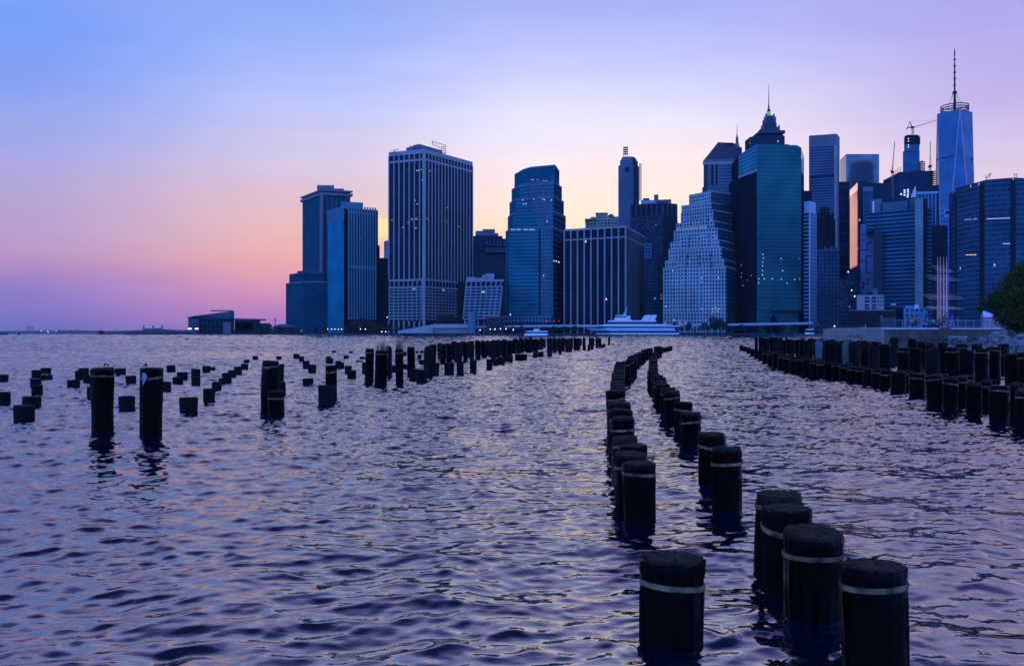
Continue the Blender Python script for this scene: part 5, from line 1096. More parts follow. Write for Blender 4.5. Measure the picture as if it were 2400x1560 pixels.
def ring_mesh(name, prof, n, seed, amp, mat, fold=0., tilt=0., captop=True, jag=0.):
    """prof: list of (r, z) bottom to top -> smooth displaced tube with a real end"""
    v = []; f = []
    for k, (r_, z_) in enumerate(prof):
        for i in range(n):
            t = 2 * math.pi * i / n
            d = mnoise.noise(Vector((math.cos(t) * 1.3 + seed * 7.1, math.sin(t) * 1.3, z_ * 1.6))) * amp
            d += mnoise.noise(Vector((math.cos(t) * 4 + seed * 3.3, math.sin(t) * 4, z_ * .9))) * amp * .6
            if fold: d += fold * max(0, math.cos(t - seed * 1.9)) ** 24 * (1 - .4 * abs(math.sin(z_ * 3))) + fold * .6 * max(0, math.cos(t - seed * 4.1)) ** 40
            rr_ = r_ * (1 + d); z2 = z_ + tilt * math.cos(t - seed)
            if jag and k >= len(prof) - 2 and captop: z2 += jag * mnoise.noise(Vector((math.cos(t) * 5 + seed, math.sin(t) * 5, 3)))
            v.append((rr_ * math.cos(t), rr_ * math.sin(t), z2))
    for k in range(len(prof) - 1):
        for i in range(n): a, b = k * n + i, k * n + (i + 1) % n; f.append((a, b, b + n, a + n))
    if captop: f.append(tuple((len(prof) - 1) * n + i for i in range(n)))
    me = bpy.data.meshes.new(name); me.from_pydata(v, [], f); me.materials.append(mat); me.update(); me.polygons.foreach_set('use_smooth', [len(p.vertices) == 4 and abs(p.normal.z) < .45 for p in me.polygons])
    ul = me.uv_layers.new(name='UVMap'); return me
RAD = .185
def pile_set(seed, hi):
    n = 96 if hi else 30; rs = random.Random(seed * 13 + 5)
    cap_h = rs.uniform(.035, .10); bz = -rs.uniform(.09, .19); two = False; cr = rs.uniform(.88, .97)
    zs = [-2.9, -1.8, -1.2] + [-1.0 + .05 * i for i in range(12)] + [-.4 + .02 * i for i in range(18)] if hi else [-2.9, -1.0, -.5, -.3, -.2, -.1, -.06]
    zs = [z for z in zs if z < -cap_h + .02] + [-cap_h + .025]
    v = []; f = []
    for z in zs:
        near = math.exp(-((z - bz) / .05) ** 2); up = max(0., min(1., (z - bz) / .06))
        for i in range(n):
            t = 2 * math.pi * i / n; c, s_ = math.cos(t), math.sin(t)
            d = .035 * mnoise.noise(Vector((c * 1.3 + seed * 7.1, s_ * 1.3, z * 1.4))) + .022 * mnoise.noise(Vector((c * 3.5 + seed * 3.3, s_ * 3.5, z * .8)))
            d += .030 * mnoise.noise(Vector((c * 7 + seed, s_ * 7, z * 1.1 + seed))) * (1 - near * .8) + .035 * mnoise.noise(Vector((c * 10, s_ * 10 + seed, z * 9))) * up
            for k in range(3): d += (.05, .035, .06)[k] * max(0, math.cos(t - seed * (1.9 + k * 1.3) - k * 2.1 + .15 * math.sin(z * 2.3 + k))) ** (60 + 30 * k) * (1 - near)
            d -= near * .022; r_ = RAD * (1 + d) * (.99 + .02 * math.sin(z * 5 + seed)) * (1 - (.02 + .05 * (seed % 3 == 0)) * min(1, max(0, (-z - .1) / .9)))
            v.append((r_ * c, r_ * s_, z + (up * .022 * mnoise.noise(Vector((c * 6 + seed, s_ * 6, 1))) if hi else 0)))
    m_ = len(zs)
    for k in range(m_ - 1):
        for i in range(n): a_, b_ = k * n + i, k * n + (i + 1) % n; f.append((a_, b_, b_ + n, a_ + n))
    f.append(tuple((m_ - 1) * n + i for i in range(n)))
    slv = bpy.data.meshes.new('pile_sleeve'); slv.from_pydata(v, [], f); slv.materials.append(wrap); slv.polygons.foreach_set('use_smooth', [len(p) == 4 for p in f]); slv.uv_layers.new(name='UVMap'); slv.update()
    # the end of the timber: chipped rim, checked and slightly dished top
    v = []; f = []; rings = [(cr, -cap_h - .08), (cr * 1.01, -cap_h * .6), (cr, -.012), (cr * .97, -.002), (cr * .85, .0), (cr * .65, .0), (cr * .42, .0), (cr * .2, .0)] if hi else [(cr, -cap_h - .08), (cr, -.012), (cr * .95, 0), (cr * .5, 0)]
    sl_ = rs.uniform(-.05, .05)
    for k, (r_, z) in enumerate(rings):
        for i in range(n):
            t = 2 * math.pi * i / n; c, s_ = math.cos(t), math.sin(t)
            chip = .035 * mnoise.noise(Vector((c * 5 + seed * 2, s_ * 5, z * 6))) + .02 * mnoise.noise(Vector((c * 14, s_ * 14 + seed, z * 12)))
            crack = sum(max(0, math.cos(t - seed * 2.3 - q * 1.37)) ** 900 for q in range(5)) * .5
            rr_ = RAD * r_ * (1 + chip * (1 if r_ > cr * .8 else .3)) * (1 - .05 * crack * (r_ > cr * .9))
            v.append((rr_ * c, rr_ * s_, z + (sl_ * rr_ * c if z > -.02 else 0) + (-.02 * crack if z > -.004 else 0) + (.006 * mnoise.noise(Vector((rr_ * c * 40, rr_ * s_ * 40, seed))) if z > -.02 else 0)))
    for k in range(len(rings) - 1):
        for i in range(n): a_, b_ = k * n + i, k * n + (i + 1) % n; f.append((a_, b_, b_ + n, a_ + n))
    f.append(tuple((len(rings) - 1) * n + i for i in range(n)))
    cap = bpy.data.meshes.new('pile_end'); cap.from_pydata(v, [], f); cap.materials.append(wood); cap.uv_layers.new(name='UVMap'); cap.update()
    cap.polygons.foreach_set('use_smooth', [i < 2 * n for i in range(len(f))])
    # one or two straps, each with a free tail
    v = []; f = []
    for q in range(2 if two else 1):
        tl = rs.uniform(.010, .032); ph = rs.uniform(0, 6.28); z0 = bz - q * .045; h = rs.uniform(.030, .040); base = len(v)
        for k, (dr, dz) in enumerate(((1.0, -h), (1.018, -h + .001), (1.018, -.001), (.985, 0))):
            for i in range(n):
                t = 2 * math.pi * i / n; c, s_ = math.cos(t), math.sin(t)
                w_ = .018 * mnoise.noise(Vector((c * 3 + seed, s_ * 3, q)))
                v.append((RAD * (dr + w_ + .005) * c, RAD * (dr + w_ + .005) * s_, z0 + dz + tl * math.cos(t - ph) + .004 * mnoise.noise(Vector((c * 3, s_ * 3 + seed, 7)))))
        for k in range(3):
            for i in range(n): a_, b_ = base + k * n + i, base + k * n + (i + 1) % n; f.append((a_, b_, b_ + n, a_ + n))
        if hi and seed == 5:
            base = len(v); ta = -1.9 + rs.uniform(-.9, .9)
            for k in range(6):
                e = RAD * 1.05 + .02 * math.sin(k * .8) + .012 * k; zz = z0 - .004 - .012 * k + .01 * math.sin(k * 1.7)
                aa = ta + k * .09
                v.append((e * math.cos(aa), e * math.sin(aa), zz)); v.append((e * math.cos(aa), e * math.sin(aa), zz - h * .8))
            for k in range(5): f.append((base + 2 * k, base + 2 * k + 1, base + 2 * k + 3, base + 2 * k + 2))
    st = bpy.data.meshes.new('strap'); st.from_pydata(v, [], f); st.materials.append(strap); st.polygons.foreach_set('use_smooth', [False] * len(f)); st.uv_layers.new(name='UVMap'); st.update()
    return slv, cap, st
HI = [pile_set(s, True) for s in range(8)]; LO = [pile_set(s + 10, False) for s in range(7)]
FAR = [ring_mesh('piling', [(RAD, -2.9), (RAD * .98, -.5), (RAD * 1.02, -.12), (RAD * .97, -.02), (RAD * .9, 0)], 14, s, .09, wrap, jag=.05) for s in range(5)]
STUMP = [ring_mesh('piling', [(RAD * .93, -2.9), (RAD * .97, -.3), (RAD * 1.0, -.05), (RAD * .98, -.01), (RAD * .92, 0)], 20, s + 3, .05, woodold, jag=.02) for s in range(4)]
OLD = [ring_mesh('piling', [(RAD * .9, -2.9), (RAD * .95, -.6), (RAD * 1.0, -.15), (RAD * .85, -.02), (RAD * .6, .02)], 18, s + 5, .16, woodold, jag=.12) for s in range(4)]

PILES = []
prng = random.Random(21)
cnt = [0]
def pile(px, w, yt, Y, label, group, kind='auto', lean=None):
    """px centre column, w width in photo pixels, yt row of the top's centre, Y distance"""
    cnt[0] += 1
    x = X(px, Y); zt = Z(yt, Y); s = (w * Y / F) / (2 * RAD)
    s = min(1.35, max(.72, s))
    if kind == 'auto': kind = 'hi' if Y < 17 else 'lo' if Y < 48 else 'far'
    rz = prng.uniform(0, 6.28) if kind == 'hi' else prng.uniform(0, 6.28)
    ln = lean or (prng.uniform(-.03, .03), prng.uniform(-.035, .035))
    if kind in ('hi', 'lo'):
        root = thing('piling', label, 'piling', (x, Y, zt), group)
        src = HI[cnt[0] % 8] if kind == 'hi' else LO[cnt[0] % 7]
        for me, nm in zip(src, ('pile_sleeve', 'pile_end', 'strap')):
            if nm == 'strap' and kind == 'lo' and cnt[0] % 4 == 0: continue
            o = bpy.data.objects.new(nm, me); col.objects.link(o); o.parent = root
    else:
        pool = {'far': FAR, 'stump': STUMP, 'old': OLD}[kind]
        root = bpy.data.objects.new('piling', pool[cnt[0] % len(pool)]); col.objects.link(root); root.location = (x, Y, zt); tag(root, label, 'piling', group)
    root.rotation_euler = (ln[0], ln[1], rz); root.scale = (s, s, 1); PILES.append((x, Y, RAD * s))
    return root

# --- the two curved middle rows (px, width, top row, distance)
rowL = [(1576, 149, 1302, 5.45), (1497, 78, 1083, 9.0), (1477, 76, 1061, 9.75), (1483, 68, 1042, 10.5), (1465, 62, 1024, 11.4), (1459, 56, 976, 12.5), (1456, 54, 958, 13.6), (1451, 55, 941, 14.7), (1442, 45, 914, 16.6)]
for i in range(6): rowL.append((1447 + i * .3, 36 - i * 1.2, 905 - i * 6, 17.7 + i * .95))
for i in range(6): rowL.append((1450 + i * .8, 28 - i, 868 - i * 4.2, 24 + i * 1.5))
rowL += [(1468, 20, 846, 33.5), (1477, 21, 841, 36), (1483, 20, 839, 38.5), (1479, 17, 834, 43), (1486, 16, 832, 46), (1492, 15, 829, 49), (1497, 14, 826, 53), (1503, 14, 824, 56), (1509, 13, 820, 60), (1515, 12, 818, 64), (1521, 12, 815.5, 68), (1525, 11, 815, 72)]
rowR = [(2046, 147, 1320, 4.95), (1906, 136, 1243, 5.85), (1843, 115, 1188, 6.6), (1826, 108, 1155, 7.1), (1703, 72, 1046, 9.75), (1668, 64, 1014, 11.2), (1618, 49, 966, 15.0), (1602, 42, 941, 16.8), (1575, 38, 915, 18.9), (1565, 36, 908, 20.4), (1554, 34, 899, 22), (1549, 32, 892, 23.5), (1546, 30, 884, 25.2), (1540, 28, 879, 27), (1532, 27, 875, 29), (1529, 25, 869, 31)]
for i in range(8): rowR.append((1530 + (i % 2) * 2, 23 - i * .9, 865 - i * 4.4, 33.5 + i * 3.3))
rowR += [(1535, 13, 826, 62), (1540, 12, 822, 67), (1545, 12, 815, 72), (1538, 11, 812, 76), (1543, 11, 811, 80), (1549, 11, 812, 84), (1556, 10, 814, 88), (1562, 10, 813.5, 91), (1567, 10, 812.5, 94), (1572, 9, 811, 97)]
for nm, row in (('left', rowL), ('right', rowR)):
    for i, (px, w, yt, Y) in enumerate(row):
        if i < 1: lab = {'left': 'lone nearest black wrapped piling with grey strap, standing by itself before the middle rows', 'right': 'nearest right black wrapped piling with tilted grey strap, cut by the bottom edge'}[nm]
        elif Y < 48: lab = f'black wrapped piling, {ORD[i]} from the near end of the {nm} middle row'
        else: lab = f'small dark piling in the crowded far end of the {nm} middle row'
        pile(px, w, yt, Y, lab, f'pilings of the {nm} middle row', lean=(0.0, -.035) if (nm == 'right' and i == 0) else None)

# --- left field: (x0, x1, ytop, ybottom) in photo pixels
def zz3(l, ox, oy, k): return [(ox + a / k, ox + b / k, oy + c / k, oy + d / k) for a, b, c, d in l]
fieldA = zz3([(0, 98, 500, 585), (-20, 120, 712, 870), (175, 410, 870, 1065), (280, 490, 765, 890), (370, 492, 552, 640), (385, 512, 628, 750), (388, 500, 445, 545), (497, 612, 420, 500), (495, 630, 505, 575), (815, 960, 562, 660), (910, 1000, 455, 555), (950, 1070, 422, 510), (1010, 1110, 505, 605), (1055, 1170, 650, 795), (1390, 1515, 425, 512), (1520, 1640, 515, 612), (1440, 1625, 762, 925), (2015, 2118, 388, 470), (1970, 2068, 585, 695)], 0, 780, 5.1575)
fieldA += zz3([(80, 205, 470, 570), (25, 150, 530, 610), (250, 360, 435, 535), (252, 358, 525, 625), (385, 480, 395, 475), (475, 540, 410, 450), (110, 325, 775, 970), (395, 535, 670, 825), (500, 615, 590, 715), (580, 660, 545, 620), (620, 735, 480, 605), (695, 790, 447, 535), (765, 860, 402, 495), (850, 938, 372, 440), (885, 950, 318, 365), (990, 1058, 275, 325), (1310, 1362, 372, 560), (1275, 1340, 278, 320), (1480, 1560, 252, 310), (1550, 1612, 280, 350), (1595, 1680, 335, 430), (1660, 1758, 380, 490), (1592, 1725, 547, 640), (1785, 1985, 625, 860), (1950, 2000, 210, 240), (1880, 1940, 282, 330), (1850, 1990, 305, 370), (1990, 2063, 335, 430), (1300, 1375, 590, 760)], 400, 780, 5.1575)
fieldA += zz3([(108, 165, 250, 282), (33, 103, 312, 360), (255, 330, 330, 365), (205, 300, 380, 408), (0, 15, 410, 495), (45, 145, 455, 575), (85, 210, 515, 640)], 800, 780, 5.95)
fieldA.sort(key=lambda p: (p[0] + p[1]))
for i, (x0, x1, yt, yb) in enumerate(fieldA):
    Y = 2 * H * 1000 / (yb - HZ) + .15; lab = f'low square-topped stump in the scattered left field, {ORD[i]} counting from the left edge'
    pile((x0 + x1) / 2, x1 - x0, yt + .5, Y, lab, 'scattered stumps left of the rows', 'stump')
tall = [((1105, 1375, 412, 1235), 0, 'left of the two tall wrapped pilings in the scattered left field'), ((1700, 1970, 412, 1265), 0, 'right of the two tall wrapped pilings, with a curled pale tear'), ((1105, 1315, 325, 955), 400, 'tall wrapped piling standing behind a shorter one, mid left'), ((1165, 1370, 683, 1012), 400, 'shorter wrapped piling in front of the tall one, mid left'), ((1870, 2010, 380, 800), 400, 'slender tall piling behind a bulky rounded stump')]
for (a, b, c, d), ox, lab in tall:
    x0, x1, yt, yb = ox + a / 5.1575, ox + b / 5.1575, 780 + c / 5.1575, 780 + d / 5.1575; Y = 3920 / (yb - HZ) + .18
    o = pile((x0 + x1) / 2, (x1 - x0) * .97, yt + 2, Y, lab, None, 'hi')
    if lab.startswith(('left of', 'right of')):
        mb = MB(); s = -1; px_, pz_ = o.location.x - .08, o.location.z; pr_ = None
        for k in range(9):
            t = k / 8; p = (px_ - .17 * t + .09 * math.sin(t * 2), o.location.y - .05, pz_ + .02 + .06 * math.sin(t * 3.1))
            if pr_: mb.tube(pr_, p, .012, .010, wrap, 6)
            pr_ = p
        c_ = mb.build('loose_strap', None); c_.parent = o; c_.matrix_parent_inverse = Matrix.Translation(-o.location)
        if lab.startswith('right'):
            mb = MB(); x, y, z = o.location.x + .08, o.location.y - RAD * 1.03, o.location.z - .12
            mb.face([(x - .045, y - .01, z + .04), (x + .03, y - .035, z - .2), (x + .075, y + .01, z - .03), (x + .04, y, z + .04)], plain('pale_tear', (.16, .2, .3), .5)); c_ = mb.build('torn_flap', None); c_.parent = o; c_.matrix_parent_inverse = Matrix.Translation(-o.location)
# --- long left row of tall pilings
rowM = zz3([(300, 345, 405, 555), (335, 460, 215, 680), (475, 650, 240, 705), (610, 705, 195, 590), (750, 865, 215, 715), (700, 760, 450, 545), (860, 910, 265, 320), (865, 915, 430, 505), (915, 1025, 190, 585), (1030, 1080, 255, 285), (1060, 1120, 300, 355), (1100, 1150, 245, 290), (1080, 1165, 370, 435), (950, 1055, 500, 660), (1050, 1195, 505, 680), (1155, 1285, 195, 595), (1230, 1330, 155, 520), (1245, 1370, 415, 595), (1380, 1460, 150, 410), (1460, 1545, 145, 470), (1370, 1430, 270, 410), (1430, 1580, 410, 570), (1575, 1650, 135, 380), (1590, 1690, 215, 400), (1605, 1705, 395, 570), (1690, 1755, 140, 385), (1785, 1860, 150, 370), (1790, 1890, 375, 555), (1860, 1940, 115, 360), (1940, 2030, 118, 340), (2020, 2110, 360, 495), (2050, 2140, 110, 330), (2140, 2230, 108, 330), (2110, 2175, 350, 450), (2170, 2280, 330, 430), (2240, 2310, 95, 380), (2310, 2380, 100, 390)], 800, 780, 5.95)
rowM += zz3([(0, 80, 100, 400), (70, 150, 98, 330), (80, 200, 330, 440), (150, 230, 90, 300), (215, 295, 105, 330), (200, 330, 300, 395), (300, 390, 78, 260), (340, 430, 290, 380), (425, 510, 290, 380), (390, 460, 72, 270), (460, 530, 75, 260), (530, 585, 66, 265), (590, 680, 78, 260), (680, 730, 68, 240), (720, 768, 85, 210), (585, 665, 265, 345), (665, 740, 260, 335), (775, 870, 65, 325), (860, 920, 72, 270), (920, 975, 70, 250), (945, 990, 200, 295), (975, 1040, 65, 255), (1035, 1095, 78, 262), (1095, 1150, 66, 230), (1090, 1135, 180, 270), (1150, 1200, 64, 240), (1200, 1250, 72, 240), (1265, 1345, 62, 185), (1280, 1330, 170, 247), (1350, 1390, 165, 245), (1395, 1440, 68, 230), (1460, 1500, 60, 215), (1500, 1543, 66, 210), (1540, 1570, 160, 212), (1570, 1600, 145, 210), (1635, 1668, 57, 180), (1700, 1730, 150, 174)], 1150, 780, 5.95)
# extra back files that fill the dense stretch
rg = random.Random(5)
for i in range(34):
    px = 1030 + i * 11 + rg.uniform(-3, 3); yb = 842 - (px - 1030) * .09 + rg.uniform(-4, 2); w = 13 - (px - 1030) * .012; yt = 801 - (px - 1030) * .028 + rg.uniform(-1.5, 4)
    rowM.append((px - w / 2, px + w / 2, yt, yb))
rowM.sort(key=lambda p: p[0] + p[1])
gr = plain('dry_grass', (.16, .12, .07), .9)
for i, (x0, x1, yt, yb) in enumerate(rowM):
    Y = 3920 / (yb - HZ) + .15; c = (x0 + x1) / 2; tallp = (yb - yt) > 32
    if c < 1150: lab = f"{'tall' if tallp else 'short'} dark piling, {ORD[i]} from the left in the long left-centre row"
    else: lab = 'dark piling packed in the distant right half of the long left-centre row'
    kd = 'lo' if Y < 48 and tallp and i % 3 else ('old' if i % 3 == 0 and tallp else 'stump' if not tallp else 'far')
    if Y > 60: kd = 'far' if i % 2 else 'old'
    o = pile(c, x1 - x0, yt + .6, Y, lab, 'pilings of the long left-centre row', kd)
    if abs(c - 894.5) < 2 or abs(c - 935.7) < 2:
        mb = MB()
        for k in range(60):
            a = prng.uniform(0, 6.28); r_ = prng.uniform(0, RAD); p = Vector((o.location.x + r_ * math.cos(a), o.location.y + r_ * math.sin(a), o.location.z - .01)); q = p + Vector((prng.uniform(-.06, .12), prng.uniform(-.05, .05), prng.uniform(.15, .42)))
            mb.tube(p, q, .008, .003, gr, 3, False)
        g_ = mb.build('grass_tuft', None); g_.parent = o; g_.matrix_parent_inverse = Matrix.Translation(-o.location)

# --- right field: front file and taller back files
front = []
knots = [(1737, 99, 9.5, 809), (1744, 96, 9.5, 811), (1763, 75, 11, 817), (1774, 67, 12, 820), (1787, 60, 13, 822), (1799, 54.5, 14, 824), (1811, 50.5, 15, 826), (1831, 47, 16, 830), (1853, 43, 17.5, 834), (1871, 41, 18, 838), (1887, 40, 19, 840), (1910, 38.5, 20, 844), (1938, 37.6, 21, 849), (1960, 37, 21, 851), (1975, 36.5, 21.5, 852), (1996, 34.5, 22, 858), (2020, 34, 23, 861), (2047, 32.2, 24, 866), (2072, 31.5, 25, 865), (2100, 28.9, 30, 870)]
def kin(x, j):
    for a, b in zip(knots[:-1], knots[1:]):
        if x <= b[0]: t = (x - a[0]) / (b[0] - a[0]); return a[j] + (b[j] - a[j]) * t
    return knots[-1][j]
x = 1738.0; fl = []
while x < 2078: fl.append((x, kin(x, 2), kin(x, 3), kin(x, 1))); x += kin(x, 2) * .86
fl += [(2107, 36, 870, 28.6), (2150, 36, 874, 26.5), (2188, 38, 879, 23.5), (2228, 34, 884, 22.0), (2250, 34, 882, 23.2), (2283, 36, 897, 20.4), (2311, 26, 892, 22.5), (2342, 43, 903, 19.3), (2374, 24, 899, 20.2), (2404, 44, 915, 18.2)]
for i, (px, w, yt, Y) in enumerate(fl):
    lab = f'short wrapped piling, {ORD[i]} from the far left end of the front right-hand row'
    pile(px, w, yt, Y, lab, 'short pilings of the front right-hand row', 'lo' if Y < 60 else 'far')
    if Y < 50 and i % 2 == 0: pile(px + w * .45, w * .9, yt - 3, Y + 1.5, f'short piling half hidden just behind the {ORD[i]} piling of the front right-hand row', 'short pilings of the front right-hand row', 'lo')
bk = []
def bfile(xs, xe, Ya, Yb, ya, yb, seed):
    rg = random.Random(seed); px = xs
    while px < xe:
        t = (px - xs) / (xe - xs); Y = 1 / (1 / Ya + (1 / Yb - 1 / Ya) * t); w = .41 * F / Y
        bk.append((px, w * rg.uniform(.85, 1.08), ya + (yb - ya) * t + rg.uniform(-2, 2.5), Y)); px += w * rg.uniform(.8, 1.12)
bfile(1772, 2050, 88, 50, 789, 812, 1); bfile(1812, 2060, 96, 62, 793, 800, 3); bfile(1900, 2080, 66, 46, 795, 808, 4)
bk += [(2000, 22, 803, 46), (2028, 25, 811, 44), (2046, 24, 815, 42), (2075, 22, 806, 47), (2096, 20, 792, 52), (2118, 30, 814, 36), (2138, 26, 793, 55), (2146, 30, 815, 35), (2186, 44, 818, 31), (2160, 24, 800, 48), (2210, 22, 803, 44), (2231, 32, 813, 34), (2266, 36, 820, 29.5), (2254, 30, 806, 38), (2300, 34, 817, 31.5), (2328, 34, 813, 33), (2376, 44, 828, 26), (2405, 44, 826, 25), (2352, 26, 806, 42), (2290, 26, 805, 42), (2180, 26, 803, 46)]
bk.sort(key=lambda p: p[0])
for i, (px, w, yt, Y) in enumerate(bk):
    if px > 1990: lab = f'tall dark piling, {ORD[len(bk) - 1 - i]} from the right edge in the tall back right-hand file'
    else: lab = 'tall dark piling packed in the distant back file on the right'
    pile(px, w, yt, Y, lab, 'tall pilings of the back right-hand file', 'lo' if (Y < 46 and i % 4) else ('old' if i % 3 == 0 else 'far'))
print('PILES', cnt[0])
# rotten grey-green timber that stands out, and weeds on the far right pilings
o = pile(1985.5, 21, 800, 47, 'pale grey green weathered piling in the right-hand back file', None, 'old'); o.data = o.data.copy(); o.data.materials[0] = plain('weathered', (.06, .075, .06), .9, var=.4, scale=3)
o = pile(1919, 17, 799, 58, 'blue grey weathered piling in the right-hand back file', None, 'old'); o.data = o.data.copy(); o.data.materials[0] = plain('weathered_blue', (.05, .08, .12), .8, var=.5, scale=2)
wd = MB(); rg = random.Random(6)
for px, py, Y in [(1990, 787, 80), (2005, 786, 82), (2015, 787, 80), (1880, 791, 90), (2165, 797, 47), (2190, 800, 43), (2240, 800, 40), (2255, 802, 38), (2285, 800, 41), (2330, 806, 36), (2370, 818, 30), (2120, 790, 54), (2225, 797, 52), (2232, 796, 52)]:
    for k in range(60):
        p = Vector((X(px, Y) + rg.gauss(0, .22), Y + rg.gauss(0, .2), Z(py, Y) + rg.uniform(-.25, .12))); a = Vector((rg.gauss(0, 1), rg.gauss(0, 1), rg.gauss(0, 1))).normalized() * .05; b = a.cross(Vector((.3, .5, .8))).normalized() * .03
        wd.face([p - a, p - b, p + a, p + b], moss)
tag(wd.build('weeds'), 'low green weeds growing over the right-hand back pilings', 'weeds', kind='stuff')

# ================================================================== water
def fft_tile(N, L, seed, lam0, lam1, peak, power, wdir, spread):
    rs = np.random.RandomState(seed); k1 = 2 * np.pi * np.fft.fftfreq(N, L / N); kx, ky = np.meshgrid(k1, k1, indexing='ij'); k = np.hypot(kx, ky); k[0, 0] = 1e9
    lam = 2 * np.pi / k; S = k ** (-power) * np.exp(-(2 * np.pi / peak / k) ** -0) if False else k ** (-power)
    kp = 2 * np.pi / peak; S = S * np.exp(-1.25 * (kp / k) ** 3)
    S *= (lam > lam0) & (lam < lam1)
    th = np.arctan2(ky, kx) - wdir; S *= (spread + (1 - spread) * np.abs(np.cos(th)) ** 3)
    A = (rs.normal(size=(N, N)) + 1j * rs.normal(size=(N, N))) * np.sqrt(S)
    h = np.fft.ifft2(A).real; dx = np.fft.ifft2(1j * kx / k * A).real; dy = np.fft.ifft2(1j * ky / k * A).real
    sx = np.fft.ifft2(1j * kx * A).real; sy = np.fft.ifft2(1j * ky * A).real; sl = math.sqrt((sx ** 2).mean() + (sy ** 2).mean())
    return h / sl, dx / sl, dy / sl     # unit rms slope
def sample(tile, L, x, y):
    N = tile.shape[0]; u = (x / L % 1.0) * N; v = (y / L % 1.0) * N; i = np.floor(u).astype(int); j = np.floor(v).astype(int); fu, fv = u - i, v - j; i %= N; j %= N; i1, j1 = (i + 1) % N, (j + 1) % N
    return tile[i, j] * (1-fu) * (1-fv) + tile[i1, j] * fu * (1-fv) + tile[i, j1] * (1-fu) * fv + tile[i1, j1] * fu * fv
def water():
    rows = [2.2]
    while rows[-1] < 130: y = rows[-1]; rows.append(y + min(max(.016, y * y / 1672 * .7), .045 + y * .0011))
    while rows[-1] < 1200: rows.append(rows[-1] + .19 + (rows[-1] - 130) * .0016)
    while rows[-1] < 25000: rows.append(rows[-1] * 1.012)
    ys = np.array(rows); nc = 720; tt = np.linspace(-.80, .80, nc)
    Yg, Tg = np.meshgrid(ys, tt, indexing='ij'); Xg = Yg * Tg
    a = fft_tile(512, 19.0, 1, .10, 2.6, .66, 4.1, math.pi / 2 + .18, .10); b = fft_tile(512, 67.0, 2, .9, 14., 3.2, 4.1, math.pi / 2 - .35, .25)
    d = np.sqrt(Xg ** 2 + Yg ** 2); c3_ = fft_tile(512, 7.3, 3, .10, .9, .26, 3.6, math.pi / 2 + .05, .35)
    g = sample(b[0], 67.0, Xg / 14.0 + 5, Yg / 22.0); g = g / g.std()
    far = np.clip((d - 12) / 90, 0, 1); SC = .19 * np.clip((d - 6.5) / 12, 0, 1); SA = .165 * (1 + .8 * far) * np.clip(1 + .2 * g, .55, 1.6); SB = .055 * (1 + 1.2 * far)
    lv = np.clip(np.log2(np.maximum(d / 105.0, 1.0)), 0, 3)
    dx = np.zeros_like(Xg); dy = np.zeros_like(Xg); hsum = np.zeros_like(Xg)
    for k in range(4):      # wave trains of growing length, so that every distance carries waves its mesh can show
        w = np.clip(1 - np.abs(lv - k), 0, 1); rr_ = np.where(w.max(axis=1) > 0)[0]
        if len(rr_) == 0: continue
        r0, r1 = rr_[0], rr_[-1] + 1; q_ = 2.0 ** k; w = np.sqrt(w[r0:r1]) * q_; xx, yy = Xg[r0:r1] / q_ + 3.7 * k, Yg[r0:r1] / q_ + 1.9 * k
        for t_, L_, S_ in ((a, 19.0, SA[r0:r1]), (b, 67.0, SB[r0:r1]), (c3_, 7.3, SC[r0:r1])):
            hsum[r0:r1] += sample(t_[0], L_, xx, yy) * w * S_; dx[r0:r1] += sample(t_[1], L_, xx, yy) * w * S_; dy[r0:r1] += sample(t_[2], L_, xx, yy) * w * S_
    for (px0, py0, pr0) in PILES:      # small rings where the chop laps against a piling
        if py0 > 16: continue
        i0, i1 = np.searchsorted(ys, py0 - .9), np.searchsorted(ys, py0 + .9); c0, c1 = [int(np.clip(((px0 + e) / (py0 - .2 * np.sign(px0 + e)) + .8) / 1.6 * nc, 0, nc)) for e in (-1.1, 1.1)]
        if i1 <= i0 or c1 <= c0: continue
        r_ = np.hypot(Xg[i0:i1, c0:c1] - px0, Yg[i0:i1, c0:c1] - py0) - pr0 * .95
        hsum[i0:i1, c0:c1] += .0035 * np.cos(2 * np.pi * r_ / .11) * np.exp(-np.abs(r_) / .22) * np.clip(1.4 - np.abs(r_) / .6, 0, 1)
    ch = .85 - .55 * far; fade = np.clip((4500 - d) / 2500, 0, 1); dxb = dyb = 0.0
    co = np.empty((Xg.size, 3), np.float32); co[:, 0] = (Xg + (dx + dxb) * ch * fade).ravel(); co[:, 1] = (Yg + (dy + dyb) * ch * fade).ravel(); co[:, 2] = (hsum * fade).ravel()
    nr = len(ys); print('WATER', nr, nc, nr * nc, 'sd', hsum[:200].std())
    idx = np.arange(nr * nc).reshape(nr, nc); q = np.stack([idx[:-1, :-1], idx[:-1, 1:], idx[1:, 1:], idx[1:, :-1]], -1).reshape(-1, 4)
    # surround: plain sheet behind and beside the camera
    base = nr * nc; R_ = 25000.0; y0 = 2.2; x0 = y0 * .8
    extra = np.array([(-R_, -800, 0), (R_, -800, 0), (R_ * .8 + 0, R_, 0), (-R_ * .8, R_, 0), (-x0, y0, 0), (x0, y0, 0), (-R_, R_, 0), (R_, R_, 0)], np.float32)
    co = np.vstack([co, extra]); e = base
    q2 = np.array([[e, e + 1, e + 5, e + 4], [e + 1, e + 7, e + 2, e + 5], [e, e + 4, e + 3, e + 6]]); q = np.vstack([q, q2])
